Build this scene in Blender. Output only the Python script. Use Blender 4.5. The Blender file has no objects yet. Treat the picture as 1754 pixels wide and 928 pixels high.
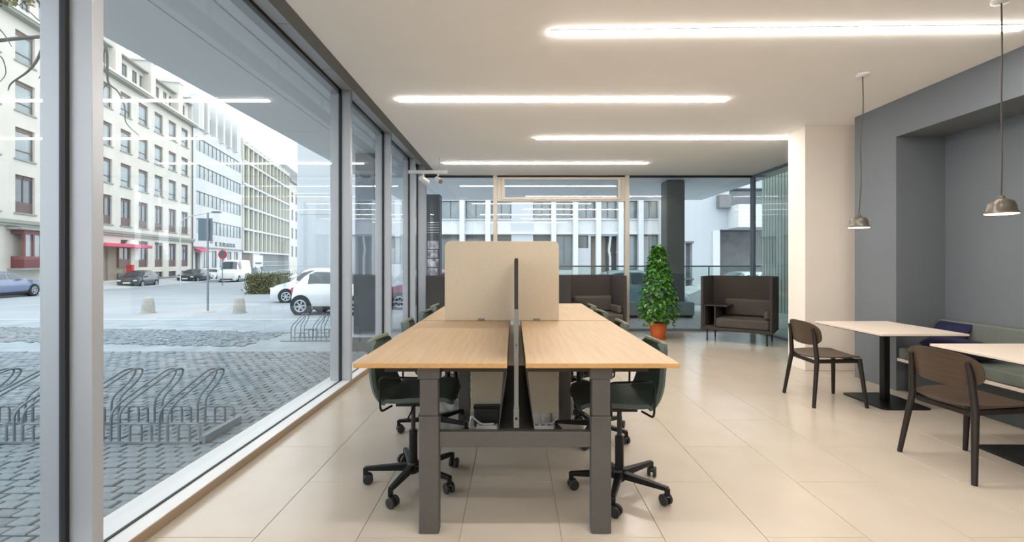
import bpy, bmesh, math, random
from mathutils import Vector, Matrix
R = math.radians
rnd = random.Random(7)
SC = bpy.context.scene
COL = SC.collection

# ---------------------------------------------------------------- camera
CAMZ = 1.35
cam_data = bpy.data.cameras.new('camera'); cam = bpy.data.objects.new('camera', cam_data); COL.objects.link(cam)
cam.location = (0, 0, CAMZ); cam.rotation_euler = (R(90), 0, 0)
cam_data.sensor_width = 36; cam_data.lens = 36*780/1754
cam_data.shift_x = -3/1754; cam_data.shift_y = -15/1754
cam_data.clip_start = .05; cam_data.clip_end = 600
SC.camera = cam
# ---------------------------------------------------------------- sky, exposure
world = bpy.data.worlds.new('overcast_sky'); SC.world = world; world.use_nodes = True
bg = world.node_tree.nodes['Background']
bg.inputs[0].default_value = (.94, .975, 1.0, 1); bg.inputs[1].default_value = 1.45
SC.view_settings.view_transform = 'Standard'; SC.view_settings.look = 'None'
SC.view_settings.gamma = 1; SC.view_settings.use_curve_mapping = False
SC.view_settings.exposure = 0.93
SC.cycles.use_denoising = True
SC.cycles.max_bounces = 12; SC.cycles.diffuse_bounces = 8; SC.cycles.transparent_max_bounces = 24
SC.cycles.caustics_reflective = False; SC.cycles.caustics_refractive = False
SC.cycles.sample_clamp_indirect = 25
STRIP = 33.0       # radiance of the linear ceiling lights
STRIP_COL = (1.0, .935, .86)

# ---------------------------------------------------------------- materials
def lin(c):
    c = c/255
    return c/12.92 if c <= .04045 else ((c+.055)/1.055)**2.4
def rgb(c): return (lin(c[0]), lin(c[1]), lin(c[2]), 1)
def new_mat(name):
    m = bpy.data.materials.new(name); m.use_nodes = True
    return m, m.node_tree, m.node_tree.nodes['Principled BSDF']
def mat(name, c, rough=.5, metal=0, c2=None, nscale=8, stretch=(1,1,1), detail=4, bump=0, bscale=60, spec=.5, island=0, coat=0):
    """principled; c2 = second colour of a noise mottling; bump = fine relief; island = brightness spread between pieces"""
    m, nt, b = new_mat(name)
    N = nt.nodes; L = nt.links
    b.inputs['Base Color'].default_value = rgb(c); b.inputs['Roughness'].default_value = rough
    b.inputs['Metallic'].default_value = metal; b.inputs['Specular IOR Level'].default_value = spec
    b.inputs['Coat Weight'].default_value = coat
    tc = N.new('ShaderNodeTexCoord'); mp = N.new('ShaderNodeMapping'); mp.inputs['Scale'].default_value = stretch
    L.new(tc.outputs['Object'], mp.inputs['Vector'])
    src = None
    if c2:
        n = N.new('ShaderNodeTexNoise'); n.inputs['Scale'].default_value = nscale; n.inputs['Detail'].default_value = detail
        L.new(mp.outputs[0], n.inputs['Vector'])
        r = N.new('ShaderNodeMapRange'); r.inputs['From Min'].default_value = .32; r.inputs['From Max'].default_value = .68
        L.new(n.outputs['Fac'], r.inputs['Value'])
        mx = N.new('ShaderNodeMix'); mx.data_type = 'RGBA'
        mx.inputs[6].default_value = rgb(c); mx.inputs[7].default_value = rgb(c2)
        L.new(r.outputs[0], mx.inputs[0]); src = mx.outputs[2]
    if island:
        g = N.new('ShaderNodeNewGeometry'); r = N.new('ShaderNodeMapRange')
        r.inputs['To Min'].default_value = 1-island; r.inputs['To Max'].default_value = 1+island
        L.new(g.outputs['Random Per Island'], r.inputs['Value'])
        hs = N.new('ShaderNodeHueSaturation'); L.new(r.outputs[0], hs.inputs['Value'])
        if src: L.new(src, hs.inputs['Color'])
        else: hs.inputs['Color'].default_value = rgb(c)
        src = hs.outputs[0]
    if src: L.new(src, b.inputs['Base Color'])
    if bump:
        n = N.new('ShaderNodeTexNoise'); n.inputs['Scale'].default_value = bscale; n.inputs['Detail'].default_value = 3
        L.new(mp.outputs[0], n.inputs['Vector'])
        bp = N.new('ShaderNodeBump'); bp.inputs['Strength'].default_value = bump; bp.inputs['Distance'].default_value = .01
        L.new(n.outputs['Fac'], bp.inputs['Height']); L.new(bp.outputs[0], b.inputs['Normal'])
    return m
def mat_emit(name, c, s):
    m, nt, b = new_mat(name)
    b.inputs['Base Color'].default_value = (.9, .9, .9, 1)
    b.inputs['Emission Color'].default_value = (*c, 1); b.inputs['Emission Strength'].default_value = s
    return m
def mat_glass(name, tint=(1, 1, 1), ior=1.5, extra=1.0):
    m = bpy.data.materials.new(name); m.use_nodes = True; nt = m.node_tree; nt.nodes.clear()
    N = nt.nodes; L = nt.links
    out = N.new('ShaderNodeOutputMaterial'); mx = N.new('ShaderNodeMixShader')
    t = N.new('ShaderNodeBsdfTransparent'); t.inputs[0].default_value = (*tint, 1)
    g = N.new('ShaderNodeBsdfGlossy'); g.inputs['Roughness'].default_value = 0.0
    def math_(op, a, b=None):
        n = N.new('ShaderNodeMath'); n.operation = op
        for i, q in enumerate((a, b)):
            if q is None: continue
            if isinstance(q, (int, float)): n.inputs[i].default_value = q
            else: L.new(q, n.inputs[i])
        return n.outputs[0]
    ge = N.new('ShaderNodeNewGeometry'); dt = N.new('ShaderNodeVectorMath'); dt.operation = 'DOT_PRODUCT'
    L.new(ge.outputs['Incoming'], dt.inputs[0]); L.new(ge.outputs['Normal'], dt.inputs[1])
    c = math_('SUBTRACT', 1.0, math_('ABSOLUTE', dt.outputs['Value']))     # Schlick's reflectance, both sides alike
    f0 = ((ior-1)/(ior+1))**2*extra
    fr = math_('ADD', f0, math_('MULTIPLY', 1-f0, math_('POWER', c, 5.0)))
    L.new(fr, mx.inputs[0])
    L.new(t.outputs[0], mx.inputs[1]); L.new(g.outputs[0], mx.inputs[2]); L.new(mx.outputs[0], out.inputs[0])
    return m

M = {}
M['ceiling'] = mat('ceiling_paint', (250, 248, 245), .9, c2=(248, 246, 243), nscale=1.5)
M['wall_cream'] = mat('cream_wall_paint', (236, 228, 218), .85, c2=(234, 225, 215), nscale=2)
M['wall_grey'] = mat('slate_grey_paint', (110, 116, 122), .7, c2=(107, 113, 119), nscale=2)
M['tile'] = mat('limestone_tile', (192, 181, 167), .17, c2=(187, 176, 161), nscale=3, bump=.02, bscale=30, spec=.45)
M['grout'] = mat('grout', (176, 164, 148), .9)
M['alu'] = mat('anodised_aluminium', (182, 186, 192), .42, .35, c2=(178, 182, 188), nscale=2)
M['alu_dark'] = mat('grey_aluminium', (112, 122, 134), .45, .3)
M['frame_cream'] = mat('beige_frame_paint', (188, 180, 168), .5, .1)
M['bronze'] = mat('bronze_profile', (112, 104, 92), .5, .3)
M['base_brown'] = mat('brown_base_profile', (158, 138, 116), .5, .1)
M['sill'] = mat('white_sill', (214, 216, 218), .35)
M['rubber'] = mat('black_rubber', (22, 24, 28), .6)
M['glass'] = mat_glass('window_glass', (.965, .985, .992), 1.5, 1.5)
M['glass_green'] = mat_glass('green_tinted_glass', (.90, .95, .93), 1.5, 1.6)
M['oak'] = mat('light_oak', (178, 154, 124), .5, spec=.35, c2=(168, 142, 110), nscale=3.2, stretch=(16, .7, 1), detail=6, bump=.02, bscale=30)
M['oak_edge'] = mat('oak_edge_band', (206, 162, 104), .45, c2=(190, 144, 88), nscale=6, stretch=(6, 6, 30))
M['steel'] = mat('grey_steel_coat', (92, 90, 88), .45, .2, c2=(88, 86, 84), nscale=40)
M['steel_dark'] = mat('dark_steel_coat', (48, 46, 44), .5, .2)
M['felt_beige'] = mat('beige_felt', (200, 188, 168), .95, c2=(193, 180, 159), nscale=120, bump=.15, bscale=400)
M['felt_dark'] = mat('charcoal_felt', (60, 56, 54), .95, c2=(52, 48, 46), nscale=120, bump=.15, bscale=400)
M['trim_light'] = mat('aluminium_edge', (130, 132, 132), .4, .5)
M['shell'] = mat('dark_green_upholstery', (72, 88, 84), .6, c2=(64, 79, 75), nscale=60, bump=.1, bscale=300)
M['shell_top'] = mat('olive_piping', (96, 102, 84), .6)
M['black'] = mat('black_metal', (22, 22, 22), .35, .4)
M['black_plastic'] = mat('black_plastic', (38, 38, 40), .5)
M['chrome'] = mat('chrome', (180, 180, 180), .2, 1)
M['white_plastic'] = mat('white_plastic', (225, 226, 226), .4)
M['wood_dark'] = mat('dark_stained_ash', (34, 25, 20), .45, c2=(26, 19, 15), nscale=8, stretch=(8, 8, 1))
M['ply_brown'] = mat('brown_stained_plywood', (78, 62, 48), .4, c2=(68, 53, 40), nscale=5, stretch=(1, 1, 12))
M['ply_edge'] = mat('pale_ply_edge', (150, 128, 100), .5)
M['laminate'] = mat('cream_laminate', (226, 212, 198), .4)
M['sofa'] = mat('dark_taupe_wool', (66, 60, 56), .95, c2=(57, 52, 49), nscale=150, bump=.2, bscale=400)
M['sofa_cushion'] = mat('taupe_wool_cushion', (82, 76, 70), .95, c2=(72, 66, 61), nscale=150, bump=.2, bscale=400)
M['olive'] = mat('olive_grey_fabric', (112, 118, 110), .9, c2=(104, 110, 102), nscale=60, bump=.1, bscale=300)
M['navy'] = mat('navy_fabric', (34, 34, 74), .9, c2=(28, 28, 64), nscale=40, bump=.2, bscale=200)
M['bench_base'] = mat('bench_base_paint', (70, 74, 76), .7)
M['terracotta'] = mat('terracotta', (204, 104, 48), .7, c2=(190, 92, 40), nscale=8)
M['soil'] = mat('potting_soil', (52, 38, 28), .95, bump=.4)
M['leaf'] = mat('glossy_leaf', (84, 140, 44), .4, c2=(58, 112, 34), nscale=14, island=.45)
M['stem'] = mat('plant_stem', (70, 78, 40), .7)
M['pendant'] = mat('bronze_grey_lacquer', (92, 86, 76), .35, .3)
M['cord'] = mat('grey_cord', (70, 66, 60), .8)
M['strip'] = mat_emit('light_strip_diffuser', STRIP_COL, STRIP)
M['bulb'] = mat_emit('pendant_diffuser', (1, .62, .38), 5)
# outdoors
M['soffit'] = mat('grey_soffit_panel', (236, 240, 243), .6, .0, c2=(232, 237, 240), nscale=.6)
M['soffit_gap'] = mat('soffit_joint', (70, 76, 82), .8)
M['stone_pale'] = mat('pale_limestone', (212, 208, 199), .85, c2=(203, 199, 190), nscale=.8, detail=6)
M['stone_band'] = mat('grey_stone_band', (150, 152, 146), .8)
M['plinth'] = mat('grey_stone_plinth', (128, 130, 132), .8, c2=(112, 114, 118), nscale=2)
M['render_white'] = mat('white_render', (206, 208, 209), .85, c2=(199, 201, 202), nscale=.6)
M['facade_yellow'] = mat('ivory_panels', (204, 203, 190), .8)
M['fin'] = mat('pale_fin', (196, 196, 172), .6)
M['brown_frame'] = mat('brown_window_frame', (112, 98, 92), .6)
M['red_brown'] = mat('oxblood_timber', (104, 84, 84), .6)
M['bay_red'] = mat('bay_red_paint', (112, 62, 66), .6)
M['grey_frame'] = mat('grey_window_frame', (104, 106, 106), .6)
M['blind'] = mat('window_blind', (190, 190, 188), .8)
M['shade_box'] = mat('blind_box', (92, 90, 92), .7)
M['pane'] = mat('far_window_glass', (104, 122, 130), .12, spec=1.0, c2=(150, 164, 168), nscale=.45)
M['pane_dark'] = mat('dark_window_glass', (60, 72, 80), .12, spec=1.0, c2=(84, 98, 108), nscale=.5)
M['roof_metal'] = mat('zinc_roof', (176, 190, 200), .5, .2)
M['slate'] = mat('slate_roof', (132, 138, 142), .7)
M['asphalt'] = mat('pale_asphalt', (156, 164, 170), .85, c2=(144, 153, 160), nscale=.5, bump=.2, bscale=30)
M['pavement'] = mat('pavement_slabs', (178, 184, 188), .8, c2=(168, 174, 178), nscale=1)
M['kerb'] = mat('granite_kerb', (166, 172, 176), .8)
M['joint_sand'] = mat('sand_joint', (84, 92, 98), .95, c2=(98, 106, 112), nscale=12, bump=.3)
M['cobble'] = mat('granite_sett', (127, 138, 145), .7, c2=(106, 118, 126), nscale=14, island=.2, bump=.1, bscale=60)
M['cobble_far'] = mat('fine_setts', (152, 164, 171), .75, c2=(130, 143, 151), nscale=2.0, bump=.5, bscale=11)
M['galv'] = mat('galvanised_steel', (122, 132, 140), .5, .3)
M['concrete'] = mat('concrete', (172, 172, 164), .85, c2=(156, 156, 150), nscale=8)
M['column'] = mat('dark_clad_column', (92, 100, 104), .5, c2=(84, 92, 96), nscale=2)
M['white_panel'] = mat('white_facade_panel', (210, 214, 216), .7)
M['blue_white'] = mat('cool_white_render', (184, 192, 198), .8)
M['pink'] = mat('pink_awning_cloth', (206, 84, 112), .8)
M['red'] = mat('red_enamel', (214, 44, 52), .5)
M['sign_blue'] = mat('blue_grey_sign_back', (92, 110, 122), .5, .2)
M['ink'] = mat('grey_lettering', (110, 116, 122), .7)
M['hedge'] = mat('hedge_leaf', (112, 114, 78), .8, c2=(88, 92, 64), nscale=2, island=.4)
M['bark'] = mat('bark', (84, 88, 86), .9)
M['tyre'] = mat('tyre_rubber', (34, 36, 40), .8)
M['rim'] = mat('alloy_rim', (178, 184, 190), .35, .6)
M['plate'] = mat('number_plate', (236, 238, 240), .5)
M['car_glass'] = mat('car_window', (60, 72, 80), .08, spec=1.0)
M['head'] = mat('headlamp', (220, 226, 230), .15)
M['tail'] = mat('tail_lamp', (206, 30, 52), .3)
M['bush_pot'] = mat('grey_planter', (122, 138, 144), .7)
M['ribbed'] = mat('pale_green_wall', (176, 186, 178), .7)
M['wood_door'] = mat('taupe_stone_panel', (150, 142, 132), .8, c2=(136, 128, 116), nscale=1)
M['poster'] = mat('printed_poster', (226, 222, 226), .6, c2=(120, 112, 128), nscale=9, detail=1)
def car_paint(name, c): return mat(name, c, .25, .15, spec=.7, coat=.5)
M['c_grey'] = car_paint('dark_grey_car_paint', (62, 70, 76)); M['c_black'] = car_paint('black_car_paint', (44, 50, 54))
M['c_white'] = car_paint('white_car_paint', (228, 232, 234)); M['c_teal'] = car_paint('teal_car_paint', (112, 136, 148))
M['c_silver'] = car_paint('silver_car_paint', (196, 204, 210)); M['c_wine'] = car_paint('wine_car_paint', (150, 44, 76))
M['c_blue'] = car_paint('blue_car_paint', (120, 134, 166))

# ---------------------------------------------------------------- mesh helpers
class MB:
    def __init__(s): s.v = []; s.f = []
    def add(s, vs, fs):
        o = len(s.v); s.v += [tuple(v) for v in vs]; s.f += [tuple(i+o for i in f) for f in fs]; return s
    def box(s, x0, x1, y0, y1, z0, z1):
        return s.add([(x0,y0,z0),(x1,y0,z0),(x1,y1,z0),(x0,y1,z0),(x0,y0,z1),(x1,y0,z1),(x1,y1,z1),(x0,y1,z1)],
                     [(3,2,1,0),(4,5,6,7),(0,1,5,4),(1,2,6,5),(2,3,7,6),(3,0,4,7)])
    def bar(s, p, q, w, h):
        p = Vector(p); q = Vector(q); d = (q-p).normalized()
        up = Vector((0,0,1)) if abs(d.z) < .95 else Vector((0,1,0))
        a = d.cross(up).normalized()*w/2; b = a.cross(d).normalized()*h/2
        vs = [c+sa*a+sb*b for c in (p, q) for sa, sb in ((-1,-1),(1,-1),(1,1),(-1,1))]
        return s.add(vs, [(0,1,2,3),(7,6,5,4),(4,5,1,0),(5,6,2,1),(6,7,3,2),(7,4,0,3)])
    def tube(s, pts, r, n=8, closed=False):
        P = [Vector(p) for p in pts]; k = len(P)
        rs = r if isinstance(r, (list, tuple)) else [r]*k
        prev = None; vs = []
        for i in range(k):
            if closed: d = (P[(i+1)%k]-P[i-1]).normalized()
            else: d = (P[min(i+1,k-1)]-P[max(i-1,0)]).normalized()
            if prev is None:
                up = Vector((0,0,1)) if abs(d.z) < .9 else Vector((1,0,0))
                a = d.cross(up).normalized()
            else:
                a = (prev - d*prev.dot(d))
                a = a.normalized() if a.length > 1e-6 else d.orthogonal().normalized()
            prev = a; b = d.cross(a)
            for j in range(n):
                t = 2*math.pi*j/n; vs.append(P[i]+(a*math.cos(t)+b*math.sin(t))*rs[i])
        fs = []
        for i in range(k if closed else k-1):
            i2 = (i+1) % k
            for j in range(n):
                j2 = (j+1) % n; fs.append((i*n+j, i*n+j2, i2*n+j2, i2*n+j))
        if not closed: fs.append(tuple(range(n-1,-1,-1))); fs.append(tuple((k-1)*n+j for j in range(n)))
        return s.add(vs, fs)
    def lathe(s, prof, n=24, c=(0,0,0)):
        vs = []; fs = []
        for r, z in prof:
            for j in range(n):
                t = 2*math.pi*j/n; vs.append((c[0]+r*math.cos(t), c[1]+r*math.sin(t), c[2]+z))
        for i in range(len(prof)-1):
            for j in range(n):
                j2 = (j+1)%n; fs.append((i*n+j, i*n+j2, (i+1)*n+j2, (i+1)*n+j))
        fs.append(tuple(range(n-1,-1,-1))); fs.append(tuple((len(prof)-1)*n+j for j in range(n)))
        return s.add(vs, fs)
    def prism(s, poly, axis, a, b):
        """poly in the plane across axis (0:yz, 1:xz, 2:xy), from a to b"""
        def P(u, v, w): return (w,u,v) if axis == 0 else ((u,w,v) if axis == 1 else (u,v,w))
        n = len(poly); vs = [P(u,v,a) for u,v in poly]+[P(u,v,b) for u,v in poly]
        fs = [tuple(range(n-1,-1,-1)), tuple(range(n,2*n))]+[(i,(i+1)%n,(i+1)%n+n,i+n) for i in range(n)]
        return s.add(vs, fs)
    def sheet(s, nu, nv, fn, th=0):
        """grid surface fn(u,v) thickened along its normal by th"""
        G = [[Vector(fn(i/nu, j/nv)) for j in range(nv+1)] for i in range(nu+1)]
        if not th:
            return s.add([G[i][j] for i in range(nu+1) for j in range(nv+1)],
                [(i*(nv+1)+j,(i+1)*(nv+1)+j,(i+1)*(nv+1)+j+1,i*(nv+1)+j+1) for i in range(nu) for j in range(nv)])
        def nrm(i, j):
            a = G[min(i+1,nu)][j]-G[max(i-1,0)][j]; b = G[i][min(j+1,nv)]-G[i][max(j-1,0)]
            return a.cross(b).normalized()
        A = [[G[i][j]+nrm(i,j)*th/2 for j in range(nv+1)] for i in range(nu+1)]
        B = [[G[i][j]-nrm(i,j)*th/2 for j in range(nv+1)] for i in range(nu+1)]
        w = nv+1; o = (nu+1)*w
        vs = [A[i][j] for i in range(nu+1) for j in range(w)]+[B[i][j] for i in range(nu+1) for j in range(w)]
        fs = []
        for i in range(nu):
            for j in range(nv):
                q = (i*w+j,(i+1)*w+j,(i+1)*w+j+1,i*w+j+1); fs.append(q); fs.append(tuple(x+o for x in reversed(q)))
        for i in range(nu):
            fs.append((i*w, i*w+o, (i+1)*w+o, (i+1)*w)); fs.append(((i+1)*w+nv, (i+1)*w+nv+o, i*w+nv+o, i*w+nv))
        for j in range(nv):
            fs.append((j+1, j+1+o, j+o, j)); fs.append((nu*w+j, nu*w+j+o, nu*w+j+1+o, nu*w+j+1))
        return s.add(vs, fs)
    def mesh(s, name, m, bevel=0, smooth=False, seg=2):
        me = bpy.data.meshes.new(name); me.from_pydata(s.v, [], s.f)
        bm = bmesh.new(); bm.from_mesh(me)
        if bevel:
            es = [e for e in bm.edges if len(e.link_faces) == 2 and e.calc_face_angle(0) > R(32)]
            bmesh.ops.bevel(bm, geom=es, offset=bevel, segments=seg, affect='EDGES', profile=.5, clamp_overlap=True)
        if s.f and len(s.f) < 60000: bmesh.ops.recalc_face_normals(bm, faces=bm.faces)
        bm.to_mesh(me); bm.free()
        if m: me.materials.append(M[m])
        if bevel and not smooth:      # face-weighted normals keep the flats flat
            if seg > 1:
                me.polygons.foreach_set('use_smooth', [True]*len(me.polygons))
                acc = [Vector((0,0,0)) for _ in me.vertices]
                for p in me.polygons:
                    for vi in p.vertices: acc[vi] += p.normal*p.area
                me.normals_split_custom_set_from_vertices([tuple(a.normalized()) if a.length > 0 else (0,0,1) for a in acc])
        elif smooth:
            me.polygons.foreach_set('use_smooth', [True]*len(me.polygons))
            try: me.set_sharp_from_angle(angle=R(42 if smooth else 50))
            except Exception: pass
        return me
    def build(s, name, m, parent=None, bevel=0, smooth=False, seg=2, kind=None):
        return link(name, s.mesh(name, m, bevel, smooth, seg), parent, kind)
def link(name, me, parent=None, kind=None, loc=None):
    o = bpy.data.objects.new(name, me); COL.objects.link(o); o.parent = parent
    if kind: o['kind'] = kind
    if loc: o.location = loc
    return o
def thing(name, label, cat, loc=(0,0,0), rz=0, group=None):
    o = bpy.data.objects.new(name, None); COL.objects.link(o); o.empty_display_size = .1
    o.location = loc; o.rotation_euler = (0,0,rz); o['label'] = label; o['category'] = cat
    if group: o['group'] = group
    return o
def tag(o, label, cat, group=None):
    o['label'] = label; o['category'] = cat
    if group: o['group'] = group
    return o
def struct(name, loc=(0,0,0)):
    o = bpy.data.objects.new(name, None); COL.objects.link(o); o['kind'] = 'structure'; o.location = loc; return o
def dup(root, loc, rz=None, label=None, group=None):
    r = root.copy(); COL.objects.link(r); r.location = loc
    if rz is not None: r.rotation_euler = (0,0,rz)
    if label: r['label'] = label
    if group: r['group'] = group
    for ch in list(root.children):
        c = ch.copy(); COL.objects.link(c); c.parent = r
        for g in list(ch.children):
            d = g.copy(); COL.objects.link(d); d.parent = c
    return r
def rrect(cx, cy, w, h, r, n=5):
    out = []
    for sx, sy, a0 in ((1,1,0),(-1,1,90),(-1,-1,180),(1,-1,270)):
        for i in range(n+1):
            a = R(a0+90*i/n); out.append((cx+sx*(w/2-r)+r*math.cos(a), cy+sy*(h/2-r)+r*math.sin(a)))
    return out
def smooth_path(pts, n=6):
    P = [Vector(p) for p in pts]; out = []
    for i in range(len(P)-1):
        p0 = P[max(i-1,0)]; p1 = P[i]; p2 = P[i+1]; p3 = P[min(i+2,len(P)-1)]
        for k in range(n):
            t = k/n
            out.append(.5*((2*p1)+(-p0+p2)*t+(2*p0-5*p1+4*p2-p3)*t*t+(-p0+3*p1-3*p2+p3)*t**3))
    out.append(P[-1]); return out
def round_path(pts, r, n=5):
    """polyline with corners rounded at radius r"""
    P = [Vector(p) for p in pts]; out = [P[0]]
    for i in range(1, len(P)-1):
        a = (P[i-1]-P[i]); b = (P[i+1]-P[i]); rr = min(r, a.length*.49, b.length*.49)
        A = P[i]+a.normalized()*rr; B = P[i]+b.normalized()*rr
        for k in range(n+1):
            t = k/n; out.append((1-t)**2*A+2*t*(1-t)*P[i]+t*t*B)
    out.append(P[-1]); return out

# ================================================================ ROOM SHELL
WX = -1.785; GX = -1.895; CEIL = 3.058; BACK = 9.0; RX = 4.023; RGX = 4.73; REAR = -3.2
# floor with tiles
fl = MB().box(WX, RGX+.02, REAR, BACK-.02, -.12, -.004).build('floor', 'grout', kind='structure')
tile_cache = {}
for k in range(-5, 10):
    x0 = .235+.5*k; x1 = x0+.5
    y = (2.235 if k % 2 == 0 else 2.80)-1.1*6
    X0 = max(x0, WX); X1 = min(x1, RGX)
    if X1-X0 < .03: continue
    while y < BACK:
        Y0 = max(y, REAR); Y1 = min(y+1.1, BACK-.03); y += 1.1
        if Y1-Y0 < .04: continue
        key = (round(X1-X0,3), round(Y1-Y0,3))
        if key not in tile_cache:
            tile_cache[key] = MB().box(.0015, key[0]-.0015, .0015, key[1]-.0015, -.02, 0).mesh('tile', 'tile', bevel=.0012, seg=1)
        o = link('tile', tile_cache[key], fl, loc=(X0, Y0, 0))
# ceiling
MB().box(-1.49, 5.0, REAR-.2, BACK+.05, CEIL, CEIL+.3).build('ceiling', 'ceiling', kind='structure')
MB().box(-2.1, -1.49, REAR-.2, BACK+.05, 3.27, CEIL+.32).build('ceiling', 'ceiling', kind='structure')
MB().box(-1.602, -1.49, REAR, BACK, CEIL-.002, CEIL+.05).build('trim_1', 'bronze', kind='structure')
t2 = struct('trim_2')
y = REAR
pm = MB().box(-1.90, -1.60, .004, .85-.004, 3.235, 3.27).mesh('panel', 'alu')
while y < BACK-.85:
    link('panel', pm, t2, loc=(0, y, 0)); y += .85
for i in range(9):
    yy = 1.35+.95*i
    MB().tube([(-1.62, yy, 3.10), (-1.62, yy, 3.235)], .012, 8).build('bracket', 'alu', t2)
# base of the window wall
MB().box(WX-.006, WX+.0, REAR, BACK-.02, 0, .052).build('baseboard_left', 'base_brown', kind='structure')
MB().box(-2.08, WX-.004, REAR, BACK+.02, -.35, .056).build('window_sill_left', 'sill', kind='structure', bevel=.003)

# window wall panes
MY = [(-1.12, -1.065), (1.928, 1.983), (4.98, 5.035), (6.605, 6.66), (8.235, 8.29)]
mull = MB().box(GX+.012, WX, 0, .055, .05, 3.24).mesh('mullion', 'alu', bevel=.003)
mcap = MB().box(-2.01, GX-.012, .002, .053, .0, 3.3).mesh('mullion_cap', 'alu', bevel=.003)
edges = [REAR]+[v for p in MY for v in p]+[BACK-.06]
for i in range(0, len(edges), 2):
    a, b = edges[i], edges[i+1]
    w = struct('window_%d' % (i//2+1))
    MB().box(GX-.004, GX+.004, a, b, .056, 3.25).build('pane', 'glass', w)
    g = MB()
    for e0, e1 in ((a, a+.018), (b-.018, b)): g.box(GX-.013, GX+.013, e0, e1, .056, 3.25)
    g.box(GX-.009, GX+.009, a+.018, b-.018, .0562, .061); g.box(GX-.013, GX+.013, a+.018, b-.018, 3.232, 3.25)
    g.build('gasket', 'rubber', w)
    g = MB().box(GX-.10, GX-.014, a, b, 3.19, 3.25)
    g.build('outer_rail', 'alu', w)
    if b < BACK-.1:
        link('mullion', mull, w, loc=(0, b, 0)); link('mullion_cap', mcap, w, loc=(0, b, 0))
# back glazing
w = struct('window_7')
f = MB()
MB().box(-1.90, -1.74, BACK-.05, BACK+.10, 0, 3.27).build('corner_post', 'alu', w, bevel=.004)
MB().box(-.405, -.325, BACK-.06, BACK+.06, .03, CEIL).build('mullion', 'frame_cream', w, bevel=.004)
MB().box(2.19, 2.275, BACK-.06, BACK+.06, .03, CEIL).build('mullion', 'frame_cream', w, bevel=.004)
MB().box(4.70, 4.76, BACK-.05, BACK+.06, .03, CEIL).build('mullion', 'alu_dark', w, bevel=.004)
MB().box(-1.74, 4.73, BACK-.05, BACK+.06, 0, .035).build('sill', 'alu_dark', w)
MB().box(-1.74, 4.73, BACK-.04, BACK+.04, CEIL-.035, CEIL).build('head_rail', 'rubber', w)
# top-hung light between the two beige mullions
fr = MB().box(-.325, 2.19, BACK-.055, BACK+.03, 2.545, 2.605).box(-.325, 2.19, BACK-.055, BACK+.03, CEIL-.06, CEIL-.036)\
    .box(-.325, -.20, BACK-.055, BACK+.03, 2.605, CEIL-.06).box(2.07, 2.19, BACK-.055, BACK+.03, 2.605, CEIL-.06).build('transom_frame', 'frame_cream', w, bevel=.005)
MB().box(-.235, 2.105, BACK-.075, BACK-.056, 2.575, 2.625).box(-.235, 2.105, BACK-.075, BACK-.056, CEIL-.09, CEIL-.05)\
    .box(-.235, -.175, BACK-.075, BACK-.056, 2.625, CEIL-.09).box(2.045, 2.105, BACK-.075, BACK-.056, 2.625, CEIL-.09).build('sash', 'frame_cream', w, bevel=.004)
for x0, x1, z0, z1 in ((-1.74, -.405, .035, 3.02), (-.325, 2.19, .035, 2.545), (-.20, 2.07, 2.6, 3.0), (2.275, 4.70, .035, 3.02)):
    MB().box(x0, x1, BACK-.004, BACK+.004, z0, z1).build('pane', 'glass', w)
# side glazing at the far right
w = struct('window_8')
MB().box(RGX-.004, RGX+.004, 6.02, BACK-.05, .035, CEIL-.03).build('pane', 'glass_green', w)
MB().box(RGX-.04, RGX+.04, 6.02, BACK-.05, 0, .035).build('sill', 'alu_dark', w)
MB().box(RGX-.04, RGX+.04, 6.02, BACK-.05, CEIL-.03, CEIL).build('head_rail', 'alu_dark', w)
# pillar and walls
MB().box(3.627, 4.95, 5.669, 6.02, 0, CEIL).build('pillar', 'wall_cream', kind='structure', bevel=.004)
wr = MB().box(RX, 4.95, 4.79, 5.373, 0, CEIL).box(RX, 4.95, REAR, 4.79, 2.67, CEIL).box(4.538, 4.95, REAR, 4.79, 0, 2.67)\
    .box(RX, 4.54, REAR, -.6, 0, 2.67).build('wall_right', 'wall_grey', kind='structure')
MB().box(4.32, 4.95, 5.373, 5.669, 0, CEIL).build('wall_right', 'wall_cream', kind='structure')
MB().box(-2.1, 5.0, REAR-.2, REAR, 0, CEIL+.3).build('wall_rear', 'wall_cream', kind='structure')

# ================================================================ LINEAR LIGHTS
LW = .032
def strip_light(x0, x1, yc, label, tilt=0):
    t = thing('linear_ceiling_light', label, 'ceiling light', ((x0+x1)/2, yc, CEIL), tilt, 'linear lights set in the ceiling')
    h = (x1-x0)/2
    MB().box(-h, h, -LW-.006, -LW, -.007, .0).box(-h, h, LW, LW+.006, -.007, 0).box(-h-.006, -h, -LW-.006, LW+.006, -.007, 0)\
        .box(h, h+.006, -LW-.006, LW+.006, -.007, 0).build('frame', 'white_plastic', t)
    MB().box(-h, h, -LW, LW, -.015, -.001).build('diffuser', 'strip', t)
strip_light(.282, 3.70, 3.345, 'long glowing light strip in the ceiling above the front cafe table, closest to the lens', R(-1.3))
strip_light(-1.208, 2.22, 4.784, 'long glowing ceiling strip above the desks, starting close to the window wall')
strip_light(.305, 3.80, 6.255, 'long glowing ceiling strip whose end meets the cream pillar')
strip_light(-1.196, 2.29, 7.837, 'long glowing ceiling strip closest to the back glazing')
strip_light(-1.2, 2.25, 1.75, 'long light strip in the ceiling over the front of the room')
strip_light(.3, 3.75, .2, 'long light strip in the ceiling behind the front desks')
strip_light(-1.2, 2.25, -1.4, 'long light strip in the ceiling by the rear wall')

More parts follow.
